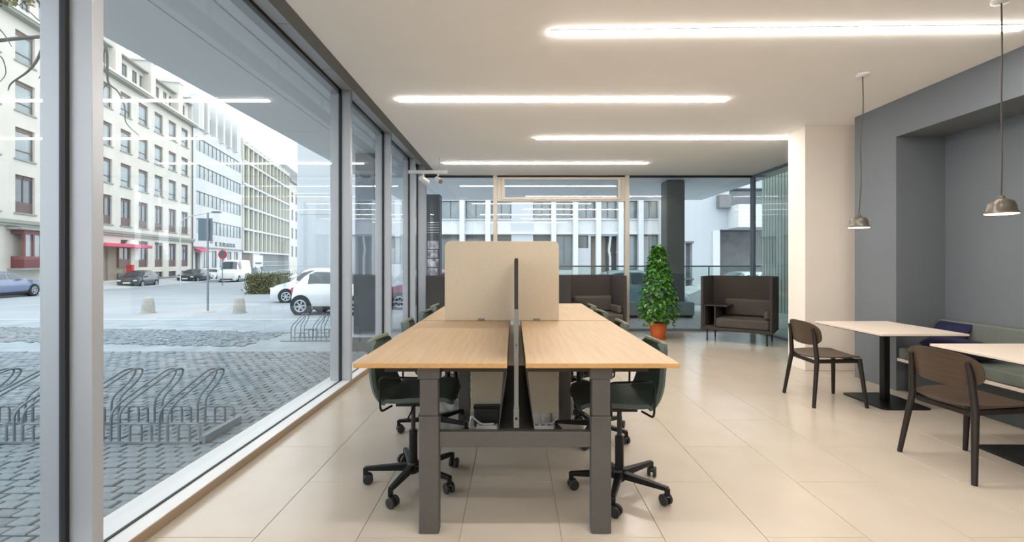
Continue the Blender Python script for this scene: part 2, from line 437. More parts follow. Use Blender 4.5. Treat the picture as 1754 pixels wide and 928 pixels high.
# ================================================================ PENDANTS
def pendant(x, y, zr, label, lean, dia=.17):
    t = thing('pendant_lamp', label, 'pendant lamp', (x, y, CEIL), 0, 'bronze pendants over the cafe tables')
    MB().lathe([(.052, 0), (.052, -.016), (.045, -.022), (.012, -.026)], 24).build('canopy', 'white_plastic', t, smooth=True)
    top = zr+.115-CEIL
    pts = smooth_path([(0,0,-.02), (.004,0,top*.25), (lean*.55,.0,top*.5), (lean*.5+.004,0,top*.75), (lean,0,top)], 6)
    MB().tube(pts, .0045, 6).build('cord', 'cord', t, smooth=True)
    r = dia/2; b = zr-CEIL
    MB().lathe([(.008, b+.118), (.016, b+.116), (.018, b+.100), (r*.42, b+.094), (r*.68, b+.082), (r*.82, b+.055), (r*.88, b+.018), (r*1.04, b+.006), (r*1.04, b+.002), (r*.98, b), (r*.8, b+.018), (r*.62, b+.06), (.01, b+.08)], 36, (lean,0,0)).build('shade', 'pendant', t, smooth=True)
    MB().lathe([(.005, b+.022), (r*.84, b+.018), (r*.97, b+.0015), (r*.9, b-.004), (.005, b-.006)], 36, (lean,0,0)).build('diffuser', 'bulb', t, smooth=True)
pendant(3.17, 4.137, 1.665, 'small bronze dome pendant lamp hanging beside the cream pillar', -.035)
pendant(3.17, 2.96, 1.665, 'small bronze dome pendant lamp hanging in front of the grey niche', 0)

# ================================================================ BENCH DESK
desk = thing('bench_desk', 'four-place light oak bench desk on grey steel legs in the middle of the room', 'desk', (.013, 2.2, 0))
DZ = .862
for sx in (-1, 1):
    for y0, y1 in ((0, 1.592), (1.630, 3.2)):
        a, b = (-.789, -.045) if sx < 0 else (.045, .789)
        d = MB().box(a, b, y0, y1, DZ-.024, DZ).build('desktop', 'oak', desk, bevel=.003)
        MB().box(a, b, y0-.0015, y0, DZ-.023, DZ-.001).build('edge_band', 'oak_edge', d)
legm = None
for sx in (-1, 1):
    for y0 in (.06, 1.66, 3.05):
        xa = -.485 if sx < 0 else .372
        l = MB().box(xa, xa+.1, y0, y0+.06, 0, .585).build('leg', 'steel', desk, bevel=.006)
        MB().box(xa+.004, xa+.096, y0+.003, y0+.057, .585, .77).build('telescopic_tube', 'steel', l, bevel=.005)
        MB().box(xa-.006, xa+.106, y0-.004, y0+.064, .77, DZ-.026).build('collar', 'steel', l, bevel=.004)
    xa = -.46 if sx < 0 else .40
    MB().box(xa, xa+.06, .12, 3.05, DZ-.065, DZ-.026).build('side_rail', 'steel_dark', desk, bevel=.003)
for y0 in (.07, 1.67, 3.06):
    MB().box(-.385, .372, y0, y0+.04, .427, .505).build('crossbeam', 'steel', desk, bevel=.004)
    for xa in (-.66, .05): MB().box(xa, xa+.61, y0+.01, y0+.05, DZ-.06, DZ-.026).build('top_support', 'steel_dark', desk)
for y0, y1 in ((.09, 1.50), (1.73, 3.1)):
    for sx in (-1, 1):
        MB().add([(sx*.092, y0, .51), (sx*.088, y0, .51), (sx*.046, y0, .80), (sx*.050, y0, .80),
                  (sx*.092, y1, .51), (sx*.088, y1, .51), (sx*.046, y1, .80), (sx*.050, y1, .80)],
                 [(0,1,2,3),(7,6,5,4),(0,4,5,1),(1,5,6,2),(2,6,7,3),(3,7,4,0)]).build('cable_trough_side', 'steel_dark', desk)
    MB().box(-.09, .09, y0, y1, .507, .512).build('cable_trough_floor', 'steel_dark', desk)
MB().box(-.372, .36, 1.605, 1.622, .09, .83).build('modesty_panel', 'felt_beige', desk, bevel=.004)
for x in (-.3, .3): MB().tube([(x, 1.613, .0), (x, 1.613, .09)], .008).build('panel_foot', 'trim_light', desk)

# desk screens
s = thing('desk_screen', 'wide beige felt desk screen with rounded corners standing across the desks', 'screen', (0, 3.8115, .8625))
w0, w1 = -.576, .377
poly = [(w0, 0), (w1, 0)]+[(x, z) for x, z in rrect((w0+w1)/2, .663/2, w1-w0, .663, .045) if z > .3]
MB().prism(poly, 1, -.0125, .0125).build('panel', 'felt_beige', s, bevel=.003)
for x in (-.30, .16): MB().box(x, x+.06, -.0175, .0175, 0, .02).build('clamp', 'trim_light', s, bevel=.002)
s = thing('divider_screen', 'narrow charcoal divider screen seen edge-on between the facing desks', 'screen', (.013, 2.3, .513))
MB().box(-.0095, .0095, 0, 1.45, .12, .858).build('panel', 'felt_dark', s, bevel=.006)
MB().box(-.0115, .0115, -.004, .02, .10, .60).box(-.014, .014, -.006, .04, 0.001, .10).build('edge_profile', 'trim_light', s, bevel=.002)
for z, r_ in ((.05, .007), (.42, .004)): MB().tube([(0, -.002, z), (0, -.011, z)], r_).build('screw', 'black', s)
s = dup(s, (.013, 3.9, .513), label='second charcoal divider screen, behind the wide beige screen between the rear desks')

# under-desk items
t = thing('waste_bin', 'low black box on the floor under the desk beside the beige panel', 'box', (-.222, 3.755, 0))
MB().box(-.105, .105, -.035, .035, 0, .165).build('body', 'black_plastic', t, bevel=.015)
MB().box(-.109, .109, -.038, .038, .150, .172).build('lid', 'black', t, bevel=.006)
def power_strip(x, y, rz, label, w=.26):
    t = thing('power_strip', label, 'power strip', (x, y, 0), rz, 'power strips under the desks')
    MB().box(-w/2, w/2, -.03, .03, 0, .04).build('body', 'white_plastic', t, bevel=.006)
    n = int(w/.05)
    for i in range(n):
        MB().lathe([(.018, .0401), (.018, .042), (.014, .0405)], 14, (-w/2+.035+i*.05, 0, 0)).build('socket', 'trim_light', t)
power_strip(-.215, 3.675, .0, 'white power strip on the floor in front of the low black box', .17)
power_strip(.25, 3.67, .02, 'pale power strip on the floor at the right of the steel beam', .2)
tag(MB().tube(smooth_path([(-.362,3.60,.01),(-.35,3.62,.04),(-.34,3.66,.11),(-.30,3.66,.08),(-.25,3.655,.052),(-.16,3.66,.052)], 6), .008, 8).build('power_cable', 'white_plastic', smooth=True),
    'thick white cable arching onto the power strip in front of the low black box', 'cable')
tag(MB().tube(smooth_path([(.14,3.67,.02),(.11,3.71,.008),(.2,3.76,.008),(.31,3.76,.02),(.35,3.74,.06)], 6), .006, 8).build('power_cable', 'white_plastic', smooth=True),
    'thin pale cable curling behind the power strip under the right desk', 'cable')

# ================================================================ TASK CHAIRS
def make_task_chair(label, base_ang):
    t = thing('task_chair', label, 'office chair', (0,0,0), 0, 'swivel chairs along the bench desk')
    # shell: local +x is the front
    prof = smooth_path([(.265,0,.515), (.22,0,.535), (.08,0,.528), (-.10,0,.525), (-.19,0,.55), (-.228,0,.63), (-.243,0,.76), (-.258,0,.866)], 4)
    n = len(prof)-1
    def fn(u, v):
        f = u*n; i = min(int(f), n-1); p = prof[i].lerp(prof[i+1], f-i)
        s = (v-.5)*2
        hw = .228
        if u < .12: hw *= .80+.20*math.sqrt(max(0, 1-(1-u/.12)**2))
        if u > .80: hw *= .66+.34*math.sqrt(max(0, 1-((u-.80)/.20)**2))
        if .42 < u: hw *= 1-.06*(u-.42)
        cup = abs(s)**2.4
        up = .045*cup*(1-abs(u-.3)*1.0 if u < .5 else .4)
        fw = .06*cup*min(1, max(0, (u-.35)/.25))
        return (p.x+fw-.015*cup*0, s*hw, p.z+max(0, up))
    MB().sheet(28, 14, fn, .022).build('seat_shell', 'shell', t, smooth=True)
    pts = [Vector(fn(1, v/14)) for v in range(15)]
    MB().tube(pts, .015, 8).build('top_edge', 'shell_top', t, smooth=True)
    for sy in (-1, 1):
        MB().tube(round_path([(.10, sy*.12, .505), (.10, sy*.262, .505), (.12, sy*.268, .705), (-.13, sy*.268, .712), (-.125, sy*.262, .515), (-.10, sy*.12, .505)], .035), .0065, 8).build('armrest', 'black', t, smooth=True)
    MB().box(-.09, .09, -.07, .07, .485, .512).tube([(.02, -.05, .49), (.02, -.2, .47), (.02,-.23,.465)], .005).build('seat_mechanism', 'black', t, bevel=.006)
    MB().tube([(0,0,.10), (0,0,.32)], .026, 16).build('gas_column', 'black', t, smooth=True)
    MB().tube([(0,0,.32), (0,0,.49)], .014, 16).build('gas_piston', 'black_plastic', t, smooth=True)
    MB().lathe([(.03,.06), (.042,.075), (.042,.115), (.032,.13)], 20).build('hub', 'black', t, smooth=True)
    for i in range(5):
        a = R(base_ang+72*i); c, s = math.cos(a), math.sin(a)
        def P(r, z, w=0): return (c*r-s*w, s*r+c*w, z)
        vs = []
        for r, zc, h, w in ((.025,.098,.020,.021), (.29,.094,.011,.013)):
            vs += [P(r,zc-h,-w), P(r,zc-h,w), P(r,zc+h,w), P(r,zc+h,-w)]
        leg = MB().add(vs, [(3,2,1,0),(4,5,6,7),(0,1,5,4),(1,2,6,5),(2,3,7,6),(3,0,4,7)]).bar(P(.285,.10), P(.285,.055), .026, .026).build('base_arm', 'black', t, bevel=.003)
        b = a+R(35+40*((i*7)%5)); bx, by = math.cos(b), math.sin(b)
        wx, wy, wz = P(.29, .031); ox, oy = -by, bx
        wx += bx*.018; wy += by*.018
        g = MB()
        for sgn in (-1, 1):
            g.tube([(wx+ox*sgn*.008, wy+oy*sgn*.008, wz), (wx+ox*sgn*.027, wy+oy*sgn*.027, wz)], .030, 18)
        g.tube([(wx-ox*.026, wy-oy*.026, wz), (wx+ox*.026, wy+oy*.026, wz)], .008, 8)
        w = g.build('caster', 'black_plastic', t, bevel=.003, seg=1)
        MB().tube([P(.29,.05), P(.29,.075)], .008, 8).build('caster_pin', 'chrome', w)
    return t
chL = make_task_chair('dark green swivel chair by the window, tucked under the front left desk', 41)
chL.location = (-.618, 2.80, 0)
chR = make_task_chair('dark green swivel chair on the aisle side, tucked under the front right desk', 180+34)
chR.location = (.626, 2.70, 0); chR.rotation_euler = (0,0,math.pi)
ordn = ['second', 'third', 'fourth']
for i, (y, a) in enumerate(((3.66, 6), (4.34, -5), (4.93, 3))):
    dup(chL, (-.63, y+(.0 if i < 2 else .0), 0), R(a), '%s dark green swivel chair from the front on the window side of the desk' % ordn[i])
for i, (y, a) in enumerate(((3.56, -4), (4.32, 5), (4.92, -3))):
    dup(chR, (.62, y, 0), math.pi+R(a), '%s dark green swivel chair from the front on the aisle side of the desk' % ordn[i])

# ================================================================ CAFE TABLES, CHAIRS
def cafe_table(loc, label):
    t = thing('cafe_table', label, 'table', loc, 0, 'square cafe tables by the niche')
    MB().box(-.385, .385, -.44, .44, .703, .722).build('tabletop', 'laminate', t, bevel=.002)
    MB().box(-.38, .38, -.435, .435, .698, .703).build('underside', 'black', t)
    MB().box(-.03, .03, -.03, .03, .012, .69).build('post', 'black', t, bevel=.006)
    MB().box(-.13, .13, -.13, .13, .69, .698).build('mounting_plate', 'black', t)
    MB().prism(rrect(0, 0, .46, .54, .05), 2, 0, .012).build('base_plate', 'black', t, bevel=.003)
    return t
cafe_table((3.60, 4.42, 0), 'cream-topped cafe table on black post, nearest the cream pillar')
cafe_table((3.60, 3.08, 0), 'cream-topped cafe table on black post, cut by the right frame edge')
def cafe_chair(loc, rz, label):
    t = thing('cafe_chair', label, 'chair', loc, rz, 'dark wooden cafe chairs')
    # local +x = front
    for sy in (-1, 1):
        MB().tube([(.24, sy*.235, 0), (.205, sy*.185, .445)], [.015, .021], 12).build('leg', 'wood_dark', t, smooth=True)
        MB().tube([(-.25, sy*.248, 0), (-.195, sy*.205, .43), (-.212, sy*.192, .66), (-.226, sy*.186, .725)], [.0155, .021, .019, .015], 12).build('leg', 'wood_dark', t, smooth=True)
        MB().bar((.2, sy*.185, .425), (-.195, sy*.190, .418), .018, .036).build('side_rail', 'wood_dark', t, bevel=.004)
    MB().bar((.19, -.18, .42), (.19, .18, .42), .018, .034).build('cross_rail', 'wood_dark', t, bevel=.004)
    MB().bar((-.185, -.18, .405), (-.185, .18, .405), .018, .034).build('cross_rail', 'wood_dark', t, bevel=.004)
    def seat(u, v):
        a = (u-.5)*2; b = (v-.5)*2
        k = math.sqrt(max(0, 1-.30*b*b*1.0)); k2 = math.sqrt(max(0, 1-.26*a*a))
        return (a*.232*k+.005, b*.235*k2*(1+.03*a), .455+.012*abs(b)**2.5-.02*max(0, a-.6)**2-.006*(1-b*b)+.004*a)
    MB().sheet(14, 14, seat, .011).build('seat', 'ply_brown', t, smooth=True)
    def back(u, v):
        th = (u-.5)*2; w = (v-.5)*2
        # superellipse mapping of a square onto a rounded panel
        x = th*math.sqrt(max(0, 1-.34*abs(w)**3.2)); z = w*math.sqrt(max(0, 1-.42*abs(th)**3.2))
        return (-.235+.055*x*x-.018*z, x*.245, .672+z*.112)
    MB().sheet(20, 12, back, .012).build('backrest', 'ply_brown', t, smooth=True)
    return t
cafe_chair((3.04, 4.46, 0), R(-2), 'dark brown wooden cafe chair at the table nearest the cream pillar')
cafe_chair((3.02, 3.02, 0), R(4), 'dark brown wooden cafe chair at the closer cafe table, back to the desks')

# ================================================================ NICHE BENCH
b = thing('niche_bench', 'long olive upholstered bench built into the grey wall niche', 'bench', (4.28, 2.1, 0))
MB().box(-.16, .255, -2.68, 2.68, 0, .315).build('base', 'bench_base', b)
MB().box(-.255, .255, -2.685, 2.685, .315, .345).build('seat_board', 'laminate', b, bevel=.003)
for i in range(3):
    y0 = -2.68+i*1.787
    MB().box(-.25, .16, y0+.004, y0+1.783, .345, .455).build('seat_cushion', 'olive', b, bevel=.02)
    MB().box(.165, .25, y0+.004, y0+1.783, .42, .76).build('back_cushion', 'olive', b, bevel=.02)
def pillow(name, loc, dims, rz, label, tilt=0):
    m = MB()
    def f(s):
        def g(u, v):
            a = (u-.5)*2; c = (v-.5)*2
            e = (1-abs(a)**3.5)**.5*(1-abs(c)**3.5)**.5
            return (a*dims[0]/2, c*dims[1]/2, s*e*dims[2]/2)
        return g
    m.sheet(14, 14, f(1)); m.sheet(14, 14, f(-1))
    o = m.build(name, 'navy', smooth=True); o.location = loc; o.rotation_euler = (0, tilt, rz)
    return tag(o, label, 'pillow', 'navy pillows on the bench')
pillow('pillow', (4.18, 4.26, .545), (.30, .58, .17), 0, 'long navy pillow lying flat on the niche bench')
pillow('pillow', (4.375, 4.58, .61), (.30, .34, .12), 0, 'small navy pillow leaning in the niche corner behind the long one', R(-62))

# ================================================================ SOFAS
def make_sofa(label):
    t = thing('high_back_sofa', label, 'sofa', (0,0,0), 0, 'dark high-backed lounge sofas by the back glazing')
    W, D, Z0, H = 1.09, .72, .20, 1.11
    MB().box(0, W, 0, D, Z0, Z0+.05).build('frame', 'sofa', t, bevel=.008)
    MB().box(.045, W-.045, D-.05, D, Z0+.05, H).build('back_panel', 'sofa', t, bevel=.012)
    MB().box(0, .045, 0, D, Z0+.05, H).build('side_panel', 'sofa', t, bevel=.012)
    MB().box(W-.045, W, 0, D, Z0+.05, H).build('side_panel', 'sofa', t, bevel=.012)
    # open shelf unit beside the seat
    MB().box(.045, .235, .03, .055, Z0+.05, Z0+.07).box(.215, .235, .03, D-.05, Z0+.07, .60).box(.045, .065, .03, D-.05, Z0+.07, .60)\
        .box(.045, .235, D-.07, D-.05, Z0+.07, .60).build('shelf_unit', 'sofa', t)
    MB().box(.045, .42, .03, D-.06, .60, .62).build('side_table_top', 'black_plastic', t, bevel=.004)
    MB().box(.24, W-.05, .01, D-.06, Z0+.05, .41).build('seat_cushion', 'sofa_cushion', t, bevel=.035, seg=4)
    MB().box(.27, W-.06, D-.20, D-.055, .415, .71).build('back_cushion', 'sofa_cushion', t, bevel=.045, seg=4)
    MB().box(W-.14, W-.05, .08, D-.22, .412, .56).build('arm_cushion', 'sofa_cushion', t, bevel=.04, seg=4)
    for x in (.09, W-.09):
        for y in (.07, D-.08):
            MB().tube([(x, y, Z0), (x, y, 0)], .011, 10).build('leg', 'black', t, smooth=True)
        MB().bar((x, .05, Z0-.01), (x, D-.06, Z0-.01), .02, .02).build('leg_rail', 'black', t)
    return t
s1 = make_sofa('dark taupe high-backed sofa with shelf, between the potted plant and the cream pillar')
s1.location = (3.22, 7.85, 0); s1.rotation_euler = (0,0,R(-36.9))
dup(s1, (.966, 8.02, 0), R(9.5), 'dark taupe high-backed sofa behind the rear desk, left of the potted plant')
dup(s1, (-1.187, 7.68, 0), R(35), 'dark high-backed sofa behind the beige screen in the window corner')

# ================================================================ POTTED PLANT
pl = thing('potted_plant', 'bushy green climbing plant in an orange terracotta pot by the glazing', 'plant', (2.55, 8.05, 0))
MB().lathe([(.11, .018), (.115, .03), (.150, .24), (.165, .245), (.168, .285), (.150, .285), (.145, .25), (.02, .24)], 32).build('pot', 'terracotta', pl, smooth=True)
MB().lathe([(.125, 0), (.14, .005), (.15, .03), (.14, .03), (.125, .018), (.01, .016)], 32).build('saucer', 'terracotta', pl, smooth=True)
MB().lathe([(.142, .245), (.142, .262), (.01, .268)], 24).build('soil', 'soil', pl)
m = MB().tube([(0, 0, .25), (0, 0, 1.5)], .018, 8)
for i in range(14):
    a = rnd.uniform(0, 6.28); z = .3+i*.08; r = .30-.15*z
    m.tube(smooth_path([(0,0,z), (r*.5*math.cos(a), r*.5*math.sin(a), z+.08), (r*math.cos(a), r*math.sin(a), z+.02)], 3), .005, 5)
m.build('stem', 'stem', pl)
m = MB()
for i in range(1500):
    t = rnd.random()**1.15; z = .335+t*1.29
    env = (.33*(1-t)**.85+.06) if t > .12 else (.25+.10*t/.12)
    if t < .2: env *= 1.0+.12*rnd.random()
    r = env*math.sqrt(rnd.uniform(.25, 1)); a = rnd.uniform(0, 2*math.pi)
    z += rnd.uniform(-.03, .03)-(.14 if t < .08 and r > .22 and abs(math.sin(a)) < .6 and rnd.random() < .4 else 0)
    c = Vector((r*math.cos(a), r*math.sin(a), z)); L = rnd.uniform(.055, .095); Wd = L*.42
    out = Vector((math.cos(a), math.sin(a), rnd.uniform(-.9, .3))).normalized()
    out = (out+Vector((rnd.gauss(0,.35), rnd.gauss(0,.35), rnd.gauss(0,.3)))).normalized()
    side = out.cross(Vector((0,0,1))).normalized(); nrm = side.cross(out).normalized()
    m.add([c, c+out*L*.22+side*Wd+nrm*.008, c+out*L*.62+side*Wd*.75+nrm*.004, c+out*L-nrm*.008,
           c+out*L*.62-side*Wd*.75+nrm*.004, c+out*L*.22-side*Wd+nrm*.008, c+out*L*.5-nrm*.004],
          [(0,1,6),(1,2,6),(2,3,6),(3,4,6),(4,5,6),(5,0,6)])
fo = m.build('foliage', 'leaf', pl); fo['kind'] = 'stuff'

# ================================================================ SPOTLIGHT TRACK
t = thing('spotlight_track', 'white spotlight rail with one head and a modelled reflection under the ceiling in the far window corner', 'spotlight', (-1.42, 7.45, 0))
MB().box(-.30, .33, -.03, .03, 2.80, 2.85).build('rail', 'white_plastic', t, bevel=.004)
MB().tube([(-.2,0,2.85), (-.2,0,3.27)], .006).tube([(.2,0,2.85), (.2,0,CEIL)], .006).build('suspension_rod', 'trim_light', t)
for x, dy in ((-.06, .12), (.18, -.1)):  # first head is modelled in place of a reflection
    h = MB().tube([(x, 0, 2.80), (x, 0, 2.76)], .012).tube([(x-.03, -dy*.5, 2.72), (x+.05, dy*.6, 2.66)], [.045, .05], 16).build('spot_and_reflected_head', 'white_plastic', t, smooth=True)
    MB().tube([(x+.050, dy*.6, 2.66), (x+.054, dy*.65, 2.657)], .038, 16).build('lens', 'trim_light', h)

# ================================================================ OUTDOORS: own building
ZS = 3.40; XE = -3.73; YE = 15.0
sf = struct('roof_soffit')
def sp(x0, x1, y0, y1):
    MB().box(x0+.008, x1-.008, y0+.008, y1-.008, ZS, ZS+.05).build('panel', 'soffit', sf)
xs = [XE, -2.86, -2.35, -1.62]
ys = [-6, -1.2, 2.2, 7.14, 9.05]
for i in range(3):
    for j in range(4):
        if i and j == 2: pass
        sp(xs[i], xs[i+1], ys[j], ys[j+1])
xb = [XE, -2.35, -.35, 2.2, 4.4, 6.2]
for i in range(5):
    for a, c in ((9.05, 11.0), (11.0, YE)): sp(xb[i], xb[i+1], a, c)
for a, c in ((-1.6, 0), (0, 0)):
    pass
MB().box(XE, 6.2, 9.05, YE, ZS+.05, ZS+.6).box(XE, -2.1, -6, 9.05, ZS+.05, ZS+.6).box(-2.1, -1.6, -6, 9.05, 3.385, ZS+.6).build('soffit_backing', 'soffit_gap', sf)
MB().box(-2.05, -1.9, REAR, BACK+.05, 3.25, 3.41).build('fascia', 'alu_dark', sf)
MB().box(-1.9, 5.0, BACK-.02, BACK+.1, CEIL, 3.41).build('fascia', 'alu_dark', sf)

# ground levels
def gz(y): return -.25 if y < 8 else -.25-.0192*(min(y, 38.7)-8)
# street facade line: X = -26.73 - .2308 Y
def fx(y): return -26.73-.2308*y
dF = Vector((-.2308, 1, 0)).normalized(); nF = Vector((dF.y, -dF.x, 0))
m = MB(); yy = [-12, 0, 2, 8, 15, 22, 30, 38.7, 60, 90, 130, 170]
xx = lambda y: [fx(y)+4.2/nF.x, -24 if y < 20 else fx(y)+9, -12, -6, -2.0, 3, 14, 30, 60]
vs = []; fs = []
for y in yy:
    for x in sorted(xx(y)): vs.append((x, y, gz(y)-.03))
n = 9
for i in range(len(yy)-1):
    for j in range(n-1):
        a = i*n+j; fs.append((a, a+1, a+n+1, a+n))
m.add(vs, fs).build('street_ground', 'asphalt', kind='structure')
# pavement on the far side, rising to the facades
m = MB()
ys2 = [-12, 10, 25, 38.7, 60, 100, 170]
vs = []; fs = []
for y in ys2:
    for k, (o, z) in enumerate(((4.2, gz(y)-.2), (4.2, gz(y)+.10), (0, -.42 if y > 30 else -.3), (-6, -.42 if y > 30 else -.3))):
        vs.append((fx(y)+o/nF.x, y, z))
for i in range(len(ys2)-1):
    for k in range(3): a = i*4+k; fs.append((a, a+1, a+5, a+4))
m.add(vs, fs).build('sidewalk', 'pavement', kind='structure')
# setts: large field, then a single row of kerb stones, fine setts beyond
kx = -1.98
pav = MB().add([(-16, -4, -.262), (kx, -4, -.262), (kx, 8.2, -.262), (-3.1, 8.2, -.262), (-3.1, 13.2, gz(13)-.005), (-19, 13.2, gz(13)-.005)],
               [(0,1,2,3,5), (3,4,5)]).build('pavement', 'joint_sand', kind='structure')
def sett(w, d, h=.035):
    i = .008
    m = MB()
    m.add([(0,0,-h),(w,0,-h),(w,d,-h),(0,d,-h),(0,0,-.006),(w,0,-.006),(w,d,-.006),(0,d,-.006),(i,i,0),(w-i,i,0),(w-i,d-i,0),(i,d-i,0)],
          [(0,1,5,4),(1,2,6,5),(2,3,7,6),(3,0,4,7),(4,5,9,8),(5,6,10,9),(6,7,11,10),(7,4,8,11),(8,9,10,11)])
    return m
SW, SD = .155, .098
variants = [sett(SW-.012+rnd.uniform(-.01, .006), SD-.010).mesh('sett', 'cobble') for _ in range(6)]
big = MB(); cnt = 0
row = 0; ang = R(0)
y = 1.2
while y < 8.1:
    x = kx-.02-(SW/2 if row % 2 else 0)
    lim = (-880/780)*y*1.03-.5 if y > 1 else -3
    while x-SW > lim:
        x0 = x-SW
        vis = (880+780*x0/max(y,.1) > -15) and y > 2.0
        z = -.245+rnd.uniform(-.004, .004)
        if vis and cnt < 290 and y < 4.2 and x0 > -5.2:
            o = link('sett', variants[rnd.randrange(6)], pav, loc=(x0, y, z)); o.rotation_euler = (rnd.uniform(-.02,.02), rnd.uniform(-.02,.02), rnd.uniform(-.02,.02)); cnt += 1
        else:
            w = SW-.012+rnd.uniform(-.012, .006); s = sett(w, SD-.010)
            tx, ty = rnd.uniform(-.02,.02), rnd.uniform(-.03,.03)
            big.add([(v[0]+x0, v[1]+y, v[2]+z+v[0]*tx+v[1]*ty) for v in s.v], s.f)
        x -= SW
    y += SD; row += 1
bo = big.build('setts', 'cobble', pav); bo['kind'] = 'stuff'
# finer field further out, and the rough band in front of the road
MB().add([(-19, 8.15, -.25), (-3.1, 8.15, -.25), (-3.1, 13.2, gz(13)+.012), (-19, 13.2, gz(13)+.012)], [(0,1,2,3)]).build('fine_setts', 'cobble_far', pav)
rb = MB()
for i in range(2600):
    y = rnd.uniform(8.6, 10.6); x = rnd.uniform(-13.5, -5.2)
    y2 = y+(-x-5)*.12
    w, d = rnd.uniform(.07,.13), rnd.uniform(.06,.10); z = gz(y2)+rnd.uniform(.014,.03)
    s = sett(w, d, .03); a = rnd.uniform(0, 3.1); c, sn = math.cos(a), math.sin(a)
    rb.add([(x+c*v[0]-sn*v[1], y2+sn*v[0]+c*v[1], v[2]+z) for v in s.v], s.f)
o = rb.build('rough_setts', 'cobble', pav); o['kind'] = 'stuff'
ks = MB().box(0, .93, 0, .22, -.1, .03).mesh('kerb_stone', 'kerb', bevel=.01)
kb = struct('kerb')
for i in range(17): link('kerb_stone', ks, kb, loc=(-19+.95*i, 13.2, gz(13.2)))
# raised terrace under the overhang
tr = struct('terrace')
MB().box(-3.1, 9, 8.25, 14.2, -.5, -.012).build('slab', 'joint_sand', tr)
sl = MB().box(.004, .996, .004, .996, -.03, 0).mesh('paving_slab', 'pavement', bevel=.003, seg=1)
for i in range(12):
    for j in range(6):
        if BACK+.08 > 8.25+j*.99+.02 and -3.1+i < -2.1 or j >= 1:
            if not (j == 0 and -3.1+i > -2.2): link('paving_slab', sl, tr, loc=(-3.1+i, 8.25+j*.99, 0))
# columns
c = MB().box(-2.98, -2.62, 8.55, 8.95, 0, ZS).build('column_outside_left', 'alu_dark', kind='structure', bevel=.01)
MB().box(-3.0, -2.60, 8.53, 8.97, 0.001, 1.13).build('dark_lower_box', 'column', c)  # darker box around the lower part of the column
c = MB().box(3.80, 4.26, 11.32, 11.78, 0, ZS).build('column_outside_back', 'column', kind='structure', bevel=.03)
colp = thing('poster_column', 'dark round advertising post with posters outside the far window corner', 'advertising post', (-1.78, 10.2, 0))
MB().box(-.15, .15, -.15, .15, 0, 2.85).build('post', 'column', colp, bevel=.01)
for i in range(4):
    MB().box(-.12, .10+.02*(i % 2), -.158, -.152, 1.05+.2*i, 1.22+.2*i).build('poster', 'poster', colp)
for i in range(5):
    MB().box(-.13, .13, -.157, -.152, 2.0+.055*i, 2.012+.055*i).build('notice_line', 'white_plastic', colp)
# planter and balustrade on the terrace
t = thing('terrace_planter', 'long low grey-blue concrete trough on the terrace behind the potted plant', 'planter', (3.5, 11.0, 0))
MB().box(-.95, .87, -.02, .28, .06, .38).build('trough', 'bush_pot', t, bevel=.03)
MB().box(-.9, .82, .0, .26, 0, .06).build('plinth', 'rubber', t)
t = thing('glass_balustrade', 'glass balustrade with thin metal handrail along the terrace edge', 'railing', (4.0, 12.6, 0))
for i in range(4):
    MB().box(-2.8+1.4*i+.01, -1.4+1.4*i-.01, -.006, .006, .06, 1.22).build('pane', 'glass_green', t)
    MB().box(-2.81+1.4*i, -2.79+1.4*i, -.02, .02, 0, 1.22).build('post', 'alu_dark', t)
MB().box(-2.82, 2.82, -.025, .025, 1.22, 1.26).build('handrail', 'alu_dark', t, bevel=.006)

# ================================================================ BIKE RACKS
def bike_rack(loc, rz, n, label, pitch=.427):
    t = thing('bike_rack', label, 'bike rack', loc, rz, 'galvanised bicycle racks on the setts')
    L = n*pitch+.15
    MB().box(-L, .02, -.02, .02, 0, .018).build('front_rail', 'galv', t)
    MB().box(-L, .02, .47, .51, 0, .018).build('rear_rail', 'galv', t)
    MB().box(.0, .05, -.02, .51, .0, .07).build('end_bar', 'galv', t)
    def hoop(x):
        return round_path([(x,0,.015), (x,0,.27), (x,.10,.33), (x,.66,.50), (x,.80,.47), (x,.72,.37), (x,.49,.25), (x,.49,.015)], .07, 5)
    hm = MB().tube(hoop(0), .0105, 8).tube(hoop(.075), .0105, 8).mesh('wheel_hoop', 'galv', smooth=True)
    lm = MB()
    for yy in (0, .49):
        lm.tube(round_path([(0,yy,.015), (0,yy,.17), (.20,yy,.17), (.20,yy,.015)], .04), .0095, 8)
        lm.tube(round_path([(.10,yy,.015), (.10,yy,.17), (.29,yy,.17), (.29,yy,.015)], .04), .0095, 8)
    lm = lm.mesh('low_hoop', 'galv', smooth=True)
    for i in range(n):
        link('wheel_hoop', hm, t, loc=(-.37-i*pitch, 0, 0)); link('low_hoop', lm, t, loc=(-.30-i*pitch, 0, 0))
bike_rack((-2.76, 4.02, -.245), 0, 9, 'long galvanised bike rack with leaning hoops close outside the window')
bike_rack((-3.75, 9.35, -.265), R(4), 2, 'small far bike rack on the setts beside the window mullion')

